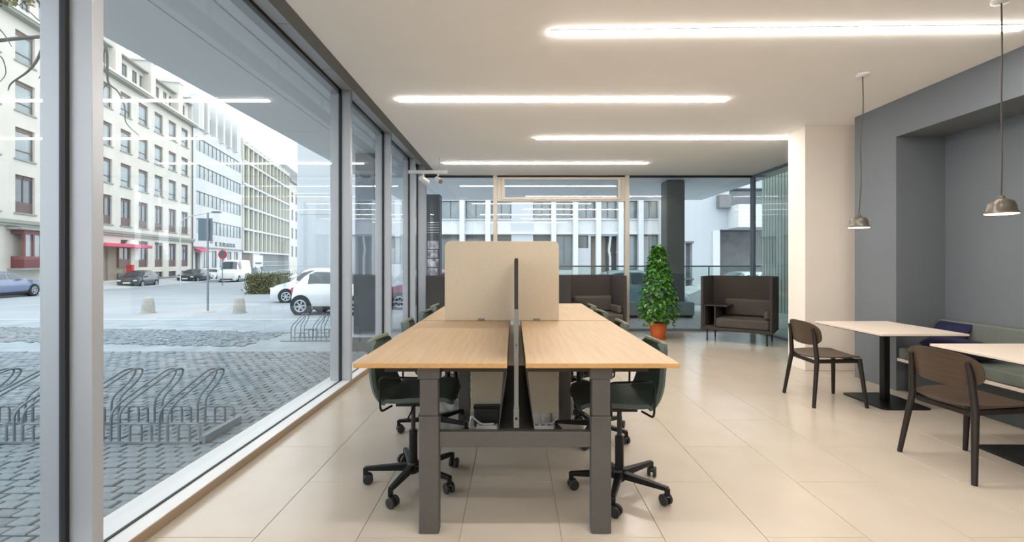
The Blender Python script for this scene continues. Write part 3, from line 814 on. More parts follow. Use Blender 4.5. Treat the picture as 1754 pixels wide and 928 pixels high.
# ================================================================ BOLLARDS, SIGNS, LAMPS
def at(px, y, py=None):
    x = (px-880)/780*y
    return (x, y) if py is None else (x, y, CAMZ-(py-449)/780*y)
for px, y, lb in ((254, 16.0, 'squat stone bollard on the kerb, left of the sign pole'), (410, 16.0, 'squat stone bollard on the kerb, right of the sign pole')):
    t = thing('stone_bollard', lb, 'bollard', (*at(px, y), gz(y)-.03), 0, 'stone bollards along the kerb')
    MB().lathe([(.20, 0), (.185, .3), (.155, .50), (.10, .57), (.02, .585)], 16).build('post', 'concrete', t, smooth=True)
    MB().lathe([(.23, 0), (.23, .04), (.2, .05)], 16).build('base', 'concrete', t)
t = thing('street_sign', 'grey double street sign on a thin steel pole between the bollards', 'sign', (*at(356, 16.2), gz(16.2)-.03))
MB().tube([(0,0,0), (0,0,3.55)], .035, 10).build('pole', 'galv', t)
MB().bar((-.30,-.06,2.95), (.0,.05,2.95), .02, .80).build('sign_board', 'sign_blue', t)
MB().bar((.20,-.06,2.95), (.02,.05,2.95), .02, .80).build('sign_board', 'sign_blue', t)
MB().lathe([(.3,0),(.24,.05),(.05,.06)], 14).build('footing', 'concrete', t)
t = thing('no_parking_sign', 'round red traffic sign on a thin pole in front of the white van', 'sign', (*at(381, 43), gz(43)-.03))
MB().tube([(0,0,0), (0,0,3.5)], .04, 8).build('pole', 'galv', t)
MB().tube([(.05,-.06,2.95), (.05,-.03,2.95)], .42, 24).build('disc', 'red', t)
MB().tube([(.05,-.065,2.95), (.05,-.061,2.95)], .28, 24).build('disc_centre', 'sign_blue', t)
MB().box(-.5, .5, -.05, -.02, .95, 1.5).build('notice_board', 'white_plastic', t) if False else None
t = thing('street_lamp', 'pale street lamp with long curved arm above the parked cars', 'street lamp', (*at(309, 41.5), gz(41.5)-.03))
MB().tube(smooth_path([(0,0,0),(0,0,3),(0,0,5.6),(.5,-.1,6.2),(1.6,-.2,6.5),(3.3,-.3,6.75)], 5), .045, 8).build('post', 'white_panel', t, smooth=True)
MB().box(3.1, 3.9, -.45, -.15, 6.68, 6.82).build('lamp_head', 'galv', t, bevel=.03)
t = thing('red_pillar_box', 'small red box on a post behind the dark hatchback', 'post box', (*at(223, 42.3), gz(42)))
MB().box(-.06, .06, -.05, .05, 0, .95).build('post', 'grey_frame', t)
MB().box(-.27, .27, -.15, .15, .95, 1.95).build('box', 'red', t, bevel=.04)
MB().box(-.20, .20, -.16, -.15, 1.62, 1.75).build('slot_plate', 'shade_box', t)
t = thing('information_board', 'white panel sign on twin dark posts by the hedge', 'sign', (*at(443, 31.5), gz(31.5)-.03))
MB().box(-.32, .30, -.03, .03, 1.75, 2.55).build('board', 'white_plastic', t)
MB().box(-.22, .22, -.036, -.031, 1.95, 2.08).build('dark_stripe', 'ink', t)
MB().tube([(-.22,0,0),(-.22,0,1.8)], .04).tube([(.22,0,0),(.22,0,1.8)], .04).build('post', 'grey_frame', t)
t = thing('litter_bin', 'grey-green street bin standing beside the hedge', 'bin', (*at(439, 30.5), gz(30.5)-.03))
MB().box(-.22, .22, -.2, .2, 0, .78).build('body', 'bush_pot', t, bevel=.03)
MB().box(-.24, .24, -.22, .22, .78, .84).build('lid', 'grey_frame', t, bevel=.02)
# hedge
h = MB()
hx, hy = at(462, 30)
for i in range(3600):
    u, v, w = rnd.uniform(-1, 1), rnd.uniform(-1, 1), rnd.random()
    if rnd.random() < .7: v = -1+rnd.random()*.2
    elif rnd.random() < .6: w = 1-rnd.random()*.08
    c = Vector((hx+u*.95+rnd.gauss(0,.04), hy+v*.9+u*.2, gz(30)+w*1.25+rnd.gauss(0,.04))); r = .06
    a = Vector((rnd.gauss(0,1), rnd.gauss(0,1), rnd.gauss(0,1))).normalized()*r; b2 = a.orthogonal().normalized()*r*.6
    c += Vector((rnd.gauss(0,.07), rnd.gauss(0,.07), rnd.gauss(0,.06))); h.add([c-a, c+b2, c+a, c-b2], [(0,1,2,3)])
o = h.build('clipped_hedge', 'hedge'); tag(o, 'clipped olive-green hedge behind the white cars', 'hedge'); o['kind'] = 'thing'
MB().box(-.86, .86, -.74, .78, 0, 1.1).build('hedge_core', 'hedge', o)
bpy.data.objects['hedge_core'].location = (hx, hy, gz(30))

# ================================================================ CARS
def make_car(name, label, cat, loc, rz, paint, L, W, H, prof, belt, wheels, wr, sidewin, wscreen, group='parked cars', front=True):
    """local +x = nose. prof: (x,ztop) from tail 0 to nose L"""
    t = thing(name, label, cat, loc, rz, group)
    def top(x):
        for (a, za), (b2, zb) in zip(prof, prof[1:]):
            if a <= x <= b2: return za+(zb-za)*(x-a)/(b2-a)
        return prof[-1][1]
    def half(x): # plan shape
        u = min(x, L-x)/L
        return W/2*(.84+.16*min(1, u/.12)**.5)
    def S(x, v):
        z1 = top(x); hw = half(x); bl = min(belt, z1-.02)
        g = max(0, z1-belt)
        pts = [(hw*.90, .20), (hw, .42), (hw*.985, bl), (hw*(1-.20*min(1, g/.5)), z1-.05*min(1,g/.2)-.01), (hw*.55*(1 if g<.02 else .95), z1+.01), (0, z1+.02)]
        f = v*5; i = min(int(f), 4); k = f-i
        return (x-L/2, pts[i][0]*(1-k)+pts[i+1][0]*k, pts[i][1]*(1-k)+pts[i+1][1]*k)
    nx = 40; nv = 10
    vs = []; fs = []
    xsn = [L*.5*(1-math.cos(math.pi*i/nx)) for i in range(nx+1)]
    for x in xsn:
        ring = [S(x, j/nv) for j in range(nv+1)]; ring += [(p[0], -p[1], p[2]) for p in reversed(ring[:-1])]
        vs += ring
    k = 2*nv+1
    for i in range(nx):
        for j in range(k):
            j2 = (j+1) % k; fs.append((i*k+j, i*k+j2, (i+1)*k+j2, (i+1)*k+j))
    fs.append(tuple(range(k))); fs.append(tuple(nx*k+j for j in range(k-1,-1,-1)))
    MB().add(vs, fs).build('body', paint, t, smooth=True)
    def patch(name2, m2, x0, x1, v0, v1, sgn, off=.008, nx2=10, inset=None):
        def f(u, v):
            x = x0+(x1-x0)*u; va = v0; vb = v1
            p = Vector(S(x, va+(vb-va)*v)); 
            q = Vector(((x-L/2), 0, .3))
            n = Vector((0, 1, .12)) if v1 <= .65 else Vector((0, .1, 1))
            if v1 > .65: n = Vector((1 if x > L/2 else -1, 0, 1.2))
            n.normalize(); p += n*off; p.y *= sgn
            return p
        return MB().sheet(nx2, 3, f).build(name2, m2, t, smooth=True)
    for sg in (1, -1):
        for a, b2 in sidewin: patch('side_window', 'car_glass', a, b2, .43, .585, sg)
    for nm2, (a, b2) in (('windscreen', wscreen[0]), ('rear_window', wscreen[1])):
        if b2-a < .01: continue
        def f(u, v, a=a, b2=b2):
            x = a+(b2-a)*u; s = (v-.5)*2
            p = Vector(S(x, 1-abs(s)*.36)); n = Vector((1 if x > L/2 else -1, 0, .9)).normalized()
            p += n*.014; p.y *= (1 if s > 0 else -1)
            return p
        MB().sheet(6, 8, f).build(nm2, 'car_glass', t, smooth=True)
    for wx_ in wheels:
        for sg in (1, -1):
            y = sg*(W/2-.09)
            MB().tube([(wx_-L/2, sg*(W/2-.2), wr+.01), (wx_-L/2, sg*(W/2+.004), wr+.01)], wr*1.16, 28).build('wheel_arch', 'tyre', t)
            w = MB().tube([(wx_-L/2, y-.09*sg, wr), (wx_-L/2, y+.100*sg, wr)], wr, 28).build('wheel', 'tyre', t, bevel=.02)
            rm = MB().tube(  [(wx_-L/2+wr*.62*math.cos(R(a)), y+.105*sg, wr+wr*.62*math.sin(R(a))) for a in range(0,360,15)], .025, 6, True)
            for a in range(0, 360, 60):
                rm.bar((wx_-L/2, y+.108*sg, wr), (wx_-L/2+wr*.62*math.cos(R(a+10)), y+.108*sg, wr+wr*.62*math.sin(R(a+10))), .012, .05)
            rm.tube([(wx_-L/2, y+.09*sg, wr), (wx_-L/2, y+.12*sg, wr)], .05, 10)
            rm.build('rim', 'rim', w)
    for sg in (1, -1):
        MB().box(L/2-.10, L/2+.012, sg*W*.36-.13, sg*W*.36+.13, .60, .72).build('headlamp', 'head', t, bevel=.03)
        MB().box(-L/2-.012, -L/2+.10, sg*W*.38-.10, sg*W*.38+.10, .70, .92).build('tail_lamp', 'tail', t, bevel=.03)
        MB().box(wscreen[0][0]-L/2+.05, wscreen[0][0]-L/2+.2, sg*(W/2+.01), sg*(W/2+.14), belt, belt+.11).build('wing_mirror', paint, t, bevel=.03)
        MB().box(wheels[0]-L/2+wr*1.3, wheels[1]-L/2-wr*1.3, sg*(W/2-.05), sg*(W/2-.015), .19, .30).build('door_sill', 'tyre', t)
    MB().box(L/2-.02, L/2+.02, -.26, .26, .42, .53).box(-L/2-.02, -L/2+.02, -.26, .26, .50, .61).build('number_plate', 'plate', t)
    MB().box(L/2-.05, L/2+.008, -W*.33, W*.33, .25, .40).box(-L/2-.008, -L/2+.05, -W*.33, W*.33, .25, .38).build('bumper_grille', 'tyre', t, bevel=.01)
    return t
HATCH = lambda L, H: [(0,.62),(.08*L,.95),(.17*L,H-.10),(.30*L,H),(.52*L,H-.01),(.62*L,H-.12),(.76*L,1.0),(.92*L,.84),(.98*L,.68),(L,.52)]
def hatch(name, label, loc, rz, paint, L=3.6, W=1.63, H=1.49):
    return make_car(name, label, 'car', loc, rz, paint, L, W, H, HATCH(L,H), .93, (.19*L, .80*L), .31, ((.18*L,.40*L),(.42*L,.68*L)), ((.63*L,.755*L),(.085*L,.165*L)))
SEDAN = lambda L, H: [(0,.70),(.03*L,.95),(.14*L,1.02),(.27*L,H-.05),(.40*L,H),(.52*L,H-.02),(.68*L,1.0),(.90*L,.86),(.98*L,.70),(L,.55)]
def sedan(name, label, loc, rz, paint, L=4.4, W=1.76, H=1.45):
    return make_car(name, label, 'car', loc, rz, paint, L, W, H, SEDAN(L,H), .94, (.19*L, .81*L), .32, ((.22*L,.41*L),(.43*L,.64*L)), ((.53*L,.675*L),(.145*L,.265*L)))
sa = math.atan2(-dF.y, -dF.x)   # nose towards the viewer along the kerb
def kerb_car(fn, name, label, px, y, paint, back=False, **kw):
    x, yy_ = at(px, y); return fn(name, label, (x, yy_, gz(y)-.03), sa+(math.pi if back else 0), paint, **kw)
kerb_car(hatch, 'parked_car', 'small dark grey hatchback parked facing the room, in front of the pink awning', 238, 40.0, 'c_grey')
kerb_car(sedan, 'parked_car', 'black saloon parked at the kerb behind the street lamp', 333, 50.5, 'c_black')
kerb_car(hatch, 'parked_car', 'white hatchback squeezed between the black saloon and the van', 366, 56.5, 'c_white')
x, y_ = at(403, 53)
make_car('delivery_van', 'tall white delivery van parked in front of the brown gate', 'van', (x, y_, gz(53)-.03), sa, 'c_white', 5.4, 2.0, 2.5,
    [(0,.7),(.02*5.4,2.35),(.08*5.4,2.5),(.68*5.4,2.5),(.76*5.4,2.35),(.87*5.4,1.35),(.97*5.4,1.05),(5.4,.6)], 1.25, (1.0, 4.4), .34, ((3.5, 4.3),), ((4.15, 4.66),(0,0)))
kerb_car(sedan, 'parked_car', 'grey saloon parked further down the street, just past the van', 432, 62, 'c_grey')
kerb_car(sedan, 'parked_car', 'silver saloon half hidden behind the hedge', 486, 46, 'c_silver')
kerb_car(sedan, 'parked_car', 'blue saloon cut by the left edge of the picture', -8, 25.2, 'c_blue', back=True)
# white cars close by
x, y_ = at(519, 21.9)
hatch('parked_car', 'white hatchback with black bumper behind the two-seat car', (at(461, 21.2)[0]+1.85, 22.0, gz(21.9)-.03), math.pi+R(8), 'c_white', L=3.7, W=1.62, H=1.62)
x0 = at(503, 15.4)[0]
make_car('small_car', 'stubby white two-seat car with red tail lamp beside the window mullion', 'car', (x0+1.35, 15.9, gz(15.4)-.03), R(-4), 'c_white', 2.7, 1.56, 1.55,
    [(0,.60),(.12,.98),(.50,1.40),(.85,1.55),(1.35,1.54),(1.75,1.40),(2.2,1.02),(2.52,.90),(2.66,.70),(2.7,.5)], .98, (.38, 2.30), .31, ((.62, 1.72),), ((1.72, 2.18),(.14,.48)), 'parked cars')
# cars in the cross street
sedan('parked_car', 'silver saloon in the cross street, behind the sofa left of the plant', (.9, 20.4, gz(20)-.03), 0, 'c_silver')
hatch('parked_car', 'teal hatchback in the cross street directly behind the potted plant', (3.85, 17.2, gz(17)-.03), math.pi, 'c_teal', L=3.9, W=1.7, H=1.5)
sedan('parked_car', 'pale silver saloon in the cross street behind the shelf sofa', (at(1166, 17.0)[0]+2.2, 17.0, gz(17)-.03), math.pi, 'c_silver')
hatch('parked_car', 'wine-red hatchback in the cross street beyond the window corner', (at(662, 18.2)[0]+1.9, 18.2, gz(18)-.03), math.pi, 'c_wine', L=3.9, W=1.7)

# ================================================================ STREET BUILDINGS
def facade_wall(m, length, z0, z1, holes, depth=.3, y0=0):
    """wall slab in local x/z with rectangular holes (x0,x1,z0,z1); outside is -y"""
    xs_ = sorted({0, length, *[h[0] for h in holes], *[h[1] for h in holes]}); zs_ = sorted({z0, z1, *[h[2] for h in holes], *[h[3] for h in holes]})
    def inh(x, z): return any(h[0] < x < h[1] and h[2] < z < h[3] for h in holes)
    for i in range(len(xs_)-1):
        j = 0
        while j < len(zs_)-1:
            if inh((xs_[i]+xs_[i+1])/2, (zs_[j]+zs_[j+1])/2): j += 1; continue
            k = j
            while k+1 < len(zs_)-1 and not inh((xs_[i]+xs_[i+1])/2, (zs_[k+1]+zs_[k+2])/2): k += 1
            m.box(xs_[i], xs_[i+1], y0, y0+depth, zs_[j], zs_[k+1]); j = k+1
    return m
win_cache = {}
def window(b, x, z, w, h, style, y=.14):
    key = (round(w,2), round(h,2), style)
    if key not in win_cache:
        f = MB(); e = .07
        f.box(-w/2, -w/2+e, 0, .07, 0, h).box(w/2-e, w/2, 0, .07, 0, h).box(-w/2+e, w/2-e, 0, .07, 0, e).box(-w/2+e, w/2-e, 0, .07, h-e, h)
        top = h-e; bot = e
        if style in ('shade', 'apron', 'bars'):
            f.box(-w/2+e, w/2-e, 0, .06, h-.28, h-e); top = h-.28
        if style == 'shade': f.box(-w/2+e, w/2-e, -.01, .06, h*.26, h*.26+.07)
        if style == 'apron': f.box(-w/2+e, w/2-e, -.0, .06, e, h*.30); bot = h*.30; f.box(-.03, .03, 0, .07, h*.3, h-e)
        if style == 'plain': f.box(-.035, .035, 0, .07, e, h-e)
        if style == 'sill': f.box(-w/2, w/2, -.12, 0, 0, .06)
        fm = f.mesh('window', {'apron': 'red_brown', 'shade': 'brown_frame', 'sill': 'grey_frame', 'plain': 'grey_frame', 'bars': 'grey_frame'}[style])
        p = MB().box(-w/2+e, w/2-e, .04, .05, bot, top).mesh('pane', 'pane' if style in ('shade', 'plain') else 'pane_dark')
        win_cache[key] = (fm, p)
    fm, p = win_cache[key]
    o = link('window', fm, b, loc=(x, y, z)); link('pane', p, o)
ang = math.atan2(dF.y, dF.x)
def sY(y, y0): return (y-y0)/dF.y
# --- building 1
Y0 = 22.0; Y1 = 56.3
B = thing('limestone_building', 'long pale limestone block with rows of brown-framed windows and a pink awning', 'building', (fx(Y0), Y0, 0), ang, 'buildings along the street')
Ln = sY(Y1, Y0)
cols = [sY(31.75+2.83*k, Y0) for k in range(-3, 9)]
holes = []
rows = [(15.15, 17.25, 'shade'), (11.75, 13.8, 'shade'), (8.45, 10.6, 'shade'), (4.75, 7.35, 'apron')]
for i, c in enumerate(cols):
    for z0, z1, st in rows:
        holes.append((c-.83, c+.83, z0, z1)); window(B, c, z0, 1.66, z1-z0, st)
    if 3 < i+0 and i >= 7:
        holes.append((c-.83, c+.83, .85, 3.45)); window(B, c, .85, 1.66, 2.6, 'apron')
        holes.append((c-.83, c+.83, -.25, .35)); window(B, c, -.25, 1.66, .6, 'sill')
    elif i in (0, 1, 4):
        holes.append((c-.83, c+.83, .75, 3.4)); window(B, c, .75, 1.66, 2.65, 'apron')
        holes.append((c-.83, c+.83, -.25, .35)); window(B, c, -.25, 1.66, .6, 'sill')
# entrance recess under the awning
e0, e1 = sY(39.2, Y0), sY(43.4, Y0)
holes.append((e0, e1, -.3, 2.85))
facade_wall(MB(), Ln, -.6, 18.0, holes, .35).build('wall', 'stone_pale', B)
MB().box(0, Ln, .36, 12, -.6, 18.3).build('interior_block', 'wood_door', B)
MB().box(e0, e1, .30, .36, -.3, 2.85).box(e0+1.6, e0+1.7, .15, .36, -.3, 2.85).build('entrance_panel', 'wood_door', B)
MB().box(sY(39, Y0)-.6, sY(45.3, Y0), -1.1, 0, 2.72, 3.02).build('awning', 'pink', B, bevel=.03)
MB().lathe([(.5, 0), (.42, .25), (.2, .42), (.02, .46)], 14, (sY(43.2, Y0), -.4, 3.03)).build('lamp_globe', 'white_plastic', B, smooth=True)
MB().box(0, Ln, -.30, .0, 3.98, 4.22).box(0, Ln, -.22, 0, 3.80, 3.98).build('band_course', 'stone_band', B)
for a, b2 in ((0, e0), (e1, Ln)): MB().box(a, b2, -.10, 0, -.7, -.27).build('plinth', 'plinth', B)
for c in cols:   # surrounds
    pass
sm = MB().box(-.95, .95, -.08, .0, -.10, 0).box(-.95, .95, -.05, 0, 0, .0+.001).mesh('window_sill', 'stone_band')
for c in cols:
    for z0, z1, st in rows: link('window_sill', sm, B, loc=(c, 0, z0))
# bay window at the left
bc = cols[3]
bay = MB().box(bc-1.2, bc+1.2, -.75, 0, .95, 1.75).box(bc-1.2, bc+1.2, -.75, 0, 3.25, 3.55)
for k in (-1.2, -.45, .35, 1.06): bay.box(bc+k, bc+k+.14, -.75, -.60, 1.75, 3.25)
bay = bay.build('bay_window', 'bay_red', B)
MB().box(bc-1.1, bc+1.1, -.66, -.63, 1.75, 3.25).build('pane', 'pane', bay)
MB().box(bc-1.5, bc+1.5, -.85, 0, .83, .95).box(bc-1.6, bc+1.6, -.9, 0, 3.55, 3.72).build('bay_ledge', 'stone_band', B)
# cornice and set-back storey
MB().box(0, Ln, -.55, .2, 18.0, 18.18).build('cornice', 'stone_band', B)
MB().box(0, Ln, -.65, .4, 18.18, 18.40).build('cornice_top', 'stone_pale', B)
hs = []
for i in range(12):
    c = cols[i]
    for dx in (-.62, .62): hs.append((c+dx-.42, c+dx+.42, 18.75, 20.3)); window(B, c+dx, 18.75, .84, 1.55, 'plain', .55)
facade_wall(MB(), Ln, 18.3, 20.7, hs, .3, .45).build('attic_wall', 'stone_pale', B)
MB().box(0, Ln, -.05, 1, 20.7, 20.85).build('attic_cornice', 'stone_band', B)
for i in range(0, 6):
    a = sY(34.5+5.66*i-5.66, Y0)+1.4
    MB().box(a-.45, a+.45, -.25, 1.8, 18.4, 22.0).box(a-.6, a+.6, -.35, 2.0, 22.0, 22.15).build('chimney_pier', 'stone_pale', B)
MB().add([(0,.1,20.85),(Ln,.1,20.85),(Ln,3.2,23.1),(0,3.2,23.1),(0,.1,20.8),(Ln,.1,20.8),(Ln,3.2,22.6),(0,3.2,22.6)],
         [(0,1,2,3),(7,6,5,4),(0,4,5,1),(1,5,6,2),(2,6,7,3),(3,7,4,0)]).build('roof', 'roof_metal', B)
rl = MB()
for i in range(int(Ln/1.2)): rl.bar((i*1.2, 1.7, 21.9), (i*1.2, 1.7, 23.2), .05, .05)
for z in (22.5, 22.85, 23.2): rl.bar((0, 1.7, z), (Ln, 1.7, z), .05, .05)
rl.build('roof_railing', 'roof_metal', B)
MB().tube([(Ln-.25, -.12, -.5), (Ln-.25, -.12, 18)], .07, 8).build('downpipe', 'grey_frame', B)
# --- building 2
Y0 = 56.4; Y1 = 73.0
B = thing('ribbon_window_building', 'white rendered block with long ribbon windows and lettering above its ground floor', 'building', (fx(Y0), Y0, 0), ang, 'buildings along the street')
Ln = sY(Y1, Y0); holes = []
for z0, z1 in ((15.5, 17.2), (12.1, 13.8), (8.7, 10.4), (5.1, 6.9)):
    holes.append((.9, Ln-.5, z0, z1)); n = 6; w = (Ln-1.4)/n
    for i in range(n): window(B, .9+w*(i+.5), z0, w, z1-z0, 'plain', .08)
for i in range(5):
    x = 3.6+2.7*i; holes.append((x-.9, x+.9, .6, 2.9)); window(B, x, .6, 1.8, 2.3, 'plain', .1)
holes.append((.6, 2.0, -.4, 2.6))
facade_wall(MB(), Ln, -.6, 18.2, holes, .3).build('wall', 'render_white', B)
MB().box(0, Ln, .32, 10, -.6, 18.2).build('interior_block', 'grey_frame', B)
MB().box(0, Ln, -.15, 0, 3.2, 3.35).build('canopy_band', 'stone_band', B)
MB().add([(.2,-.9,2.75),(2.8,-.9,2.75),(2.8,0,3.2),(.2,0,3.2),(.2,-.9,2.65),(2.8,-.9,2.65),(2.8,0,3.1),(.2,0,3.1)],
         [(0,1,2,3),(7,6,5,4),(0,4,5,1),(1,5,6,2),(2,6,7,3),(3,7,4,0)]).build('awning', 'pink', B)
g = MB(); x = 6.6
for i in range(17):
    w = rnd.choice((.28,.34,.40)); 
    if i in (2,): x += .5; continue
    g.box(x, x+.07, -.05, 0, 3.62, 4.15)
    if i % 2: g.box(x+.07, x+w, -.05, 0, 4.05, 4.15)
    if i % 3: g.box(x+.07, x+w, -.05, 0, 3.62, 3.71)
    else: g.box(x+w-.07, x+w, -.05, 0, 3.62, 4.15)
    x += w+.1
g.box(4.9, 5.9, -.05, 0, 4.2, 4.35).box(5.0, 5.8, -.05, 0, 3.95, 4.1)
g.build('sign_lettering', 'ink', B)
# stepped attic with loggias
hs = [(1.2+2.6*i, 1.2+2.6*i+1.7, 18.7, 20.6) for i in range(6)]
facade_wall(MB(), Ln, 18.2, 21.6, hs, .5, .1).build('attic_wall', 'render_white', B)
for i, h in enumerate(hs): window(B, (h[0]+h[1])/2, 18.7, 1.7, 1.9, 'apron' if i % 2 else 'bars', .5)
for i in range(6): MB().box(.4+2.6*i, 1.0+2.6*i, -.5, .6, 18.2, 22.4).build('attic_fin', 'render_white', B)
MB().box(0, Ln, .3, 8, 21.6, 21.8).build('roof', 'slate', B)
# --- building 3
Y0 = 73.1; Y1 = 101.5
B = thing('fin_facade_building', 'ivory office block with a fine grid of vertical fins', 'building', (fx(Y0), Y0, 0), ang, 'buildings along the street')
Ln = sY(Y1, Y0); nb = 12; pw = Ln/nb
levels = [3.1, 6.8, 10.45, 14.15, 17.8, 20.6]
for z in levels: MB().box(0, Ln, -.25, .5, z-.22, z+.10).build('floor_slab', 'render_white', B)
fm = MB().box(-.12, .12, -.2, .3, 0, 3.4).mesh('fin', 'facade_yellow')
fp = MB().box(.25, .75, -.05, .1, 0, 3.4).mesh('fin_panel', 'fin')
for i in range(nb+1):
    for z in levels[:-1]:
        link('fin', fm, B, loc=(min(i*pw, Ln-.12), 0, z+.1))
        if i < nb: link('fin_panel', fp, B, loc=(i*pw+.35, .05, z+.1))
for i in range(nb):
    for k, z in enumerate(levels[:-1]): window(B, (i+.5)*pw, z+.1, pw-.24, (levels[k+1]-z)-.32, 'bars', .25)
MB().box(0, Ln, .45, 12, -.6, 20.6).build('interior_block', 'grey_frame', B)
MB().box(0, Ln, .30, .45, -.6, 2.9).build('ground_wall', 'grey_frame', B)
MB().box(.3, 5.0, .1, .3, -.6, 2.85).build('gate', mat and 'brown_frame', B)
MB().box(5.0, 8.6, -.1, .3, -.6, 2.9).build('ground_pier', 'render_white', B)
rl = MB()
for i in range(40): rl.box(8.8+i*.5, 8.86+i*.5, -.3, -.24, -.5, 1.5)
rl.box(8.8, 28.8, -.3, -.24, 1.45, 1.52).box(8.8, 28.8, -.3, -.24, .7, .76).build('railing', 'blue_white', B)
rl = MB().box(0, Ln, .4, 8, 20.7, 21.6)
for i in range(9): rl.box(1+3.1*i, 2.2+3.1*i, .3, .5, 20.8, 21.7)
rl.build('roof_storey', 'facade_yellow', B)
# --- building 4
Y0 = 101.7; Y1 = 135
B = thing('corner_house', 'pale tall corner house at the far end of the street', 'building', (fx(Y0), Y0, 0), ang, 'buildings along the street')
Ln = sY(Y1, Y0); holes = []
for z0 in (2.6, 6.8, 11.0, 15.0):
    for i in range(8):
        x = 3+3.8*i; holes.append((x-.9, x+.9, z0, z0+2.4)); window(B, x, z0, 1.8, 2.4, 'shade', .15)
facade_wall(MB(), Ln, -.6, 19.5, holes, .4).build('wall', 'stone_pale', B)
MB().box(0, Ln, .41, 12, -.6, 19.5).build('interior_block', 'grey_frame', B)
MB().box(-.3, Ln, -.6, 12, 19.5, 20.2).build('cornice', 'stone_band', B)
MB().box(1, Ln, 1, 11, 20.2, 23.5).build('roof', 'slate', B)

# --- cross-street block seen through the back glazing (front at Y = 32)
FY = 32.0
def PX(px): return (px-880)/780*FY
def PZ(py): return CAMZ+(449-py)/780*FY
B = thing('white_grid_building', 'white office block with square piers and wide windows across the side street', 'building', (0, FY, 0), 0, 'buildings across the side street')
x0, x1 = PX(509), PX(1142)
holes = []
bays_l = [(700, 744), (753, 788), (797, 832), (841, 876)]
bays_r = [(913, 944), (953, 981), (990, 1021), (1027, 1058), (1066, 1093), (1100, 1129)]
for a, b2 in bays_l+bays_r:
    for za, zb, st in ((PZ(374), PZ(338), 'plain'), (PZ(320), PZ(284), 'plain'), (PZ(266), PZ(230), 'plain')):
        holes.append((PX(a)-x0, PX(b2)-x0, za, zb)); window(B, (PX(a)+PX(b2))/2, za, PX(b2)-PX(a), zb-za, st, .35)
        MB().box(PX(a), PX(b2), .10, .22, za-.95, za-.12).build('spandrel_panel', 'white_panel', B)
        holes.append((PX(a)-x0, PX(b2)-x0, za-.95, za-.12))
for a, b2 in bays_l+bays_r[:2]+bays_r[4:]:
    holes.append((PX(a)-x0, PX(b2)-x0, PZ(462), PZ(402))); window(B, (PX(a)+PX(b2))/2, PZ(462), PX(b2)-PX(a), PZ(402)-PZ(462), 'bars' if a < 940 else 'plain', .35)
holes.append((PX(990)-x0, PX(1008)-x0, PZ(425), PZ(403))); window(B, PX(999), PZ(425), PX(1008)-PX(990), PZ(403)-PZ(425), 'sill', .3)
holes.append((PX(1012)-x0, PX(1058)-x0, -.8, PZ(404)))
for a, za, zb in ((622, 470, 402), (674, 452, 405)):
    w = .55 if a == 674 else 1.1
    holes.append((PX(a)-w-x0, PX(a)+w-x0, PZ(za), PZ(zb))); window(B, PX(a), PZ(za), 2*w, PZ(zb)-PZ(za), 'plain', .35)
m = MB(); facade_wall(m, x1-x0, -1.0, 13, holes, .5)
m.v = [(v[0]+x0, v[1], v[2]) for v in m.v]; m.build('wall', 'blue_white', B)
MB().box(x0, x1, .9, 14, -1, 13).build('interior_block', 'grey_frame', B)
MB().box(PX(745), x1, -.15, .0, PZ(401), PZ(397)).build('ledge', 'white_panel', B)
MB().box(x0, PX(600), -.04, 0, PZ(333), PZ(331)).box(x0, PX(600), -.04, 0, PZ(366), PZ(365)).build('joint_band', 'white_panel', B)
pm_ = MB()
for a in (792, 836, 948, 985, 1024, 1062, 1096, 1132): pm_ = MB().box(PX(a)-.17, PX(a)+.17, -.35, 0, -1, 13).build('pier', 'white_panel', B)
MB().box(PX(1015), PX(1040), .6, .75, -1, PZ(404)).build('portal_wall', 'wood_door', B)
MB().tube([(PX(1046), .2, -1), (PX(1046), .2, 1.7), (PX(1044), .2, 2.2), (PX(1047), .2, 3.2)], .09, 8).build('downpipe', 'white_panel', B)
MB().box(PX(957), PX(976), .85, .88, PZ(455), PZ(410)).build('painted_lit_window', 'blue_white', B)  # pale panel colour stands in for the lit shop interior
# right-hand neighbour
B = thing('white_garage_building', 'plain white building with balcony above a grey garage opening, right of the dark column', 'building', (0, 30.0, 0), 0, 'buildings across the side street')
FY = 30.0
x0, x1 = PX(1148), PX(1420)
holes = [(PX(1233)-x0, PX(1400)-x0, -1, PZ(393)), (PX(1249)-x0, PX(1400)-x0, PZ(353), PZ(322)), (PX(1174)-x0, PX(1186)-x0, -.6, PZ(414))]
m = MB(); facade_wall(m, x1-x0, -1.2, 12, holes, .5); m.v = [(v[0]+x0, v[1], v[2]) for v in m.v]; m.build('wall', 'blue_white', B)
MB().box(PX(1233), PX(1400), 2.2, 2.3, -1, PZ(393)).box(PX(1174), PX(1186), .55, .6, -1, PZ(414)).build('garage_door', 'plinth', B)
MB().box(PX(1249), PX(1400), .7, .8, PZ(353), PZ(322)).build('pane', 'pane_dark', B)
MB().box(PX(1247), PX(1400), -1.4, 0, PZ(392), PZ(354)).build('balcony', 'white_panel', B, bevel=.03)
MB().box(PX(1227), PX(1246), -.5, 0, PZ(357), PZ(335)).build('grey_box', 'plinth', B)
MB().box(PX(1172), PX(1188), -.05, .02, PZ(416), PZ(413)).box(PX(1172), PX(1188), -.05, .3, .2, .3).build('door_frame', 'grey_frame', B)
MB().box(PX(1220), PX(1232), -.12, 0, -1, PZ(395)).build('pier', 'white_panel', B)
MB().box(x0, x1, 2.4, 12, -1.2, 12).build('interior_block', 'grey_frame', B)
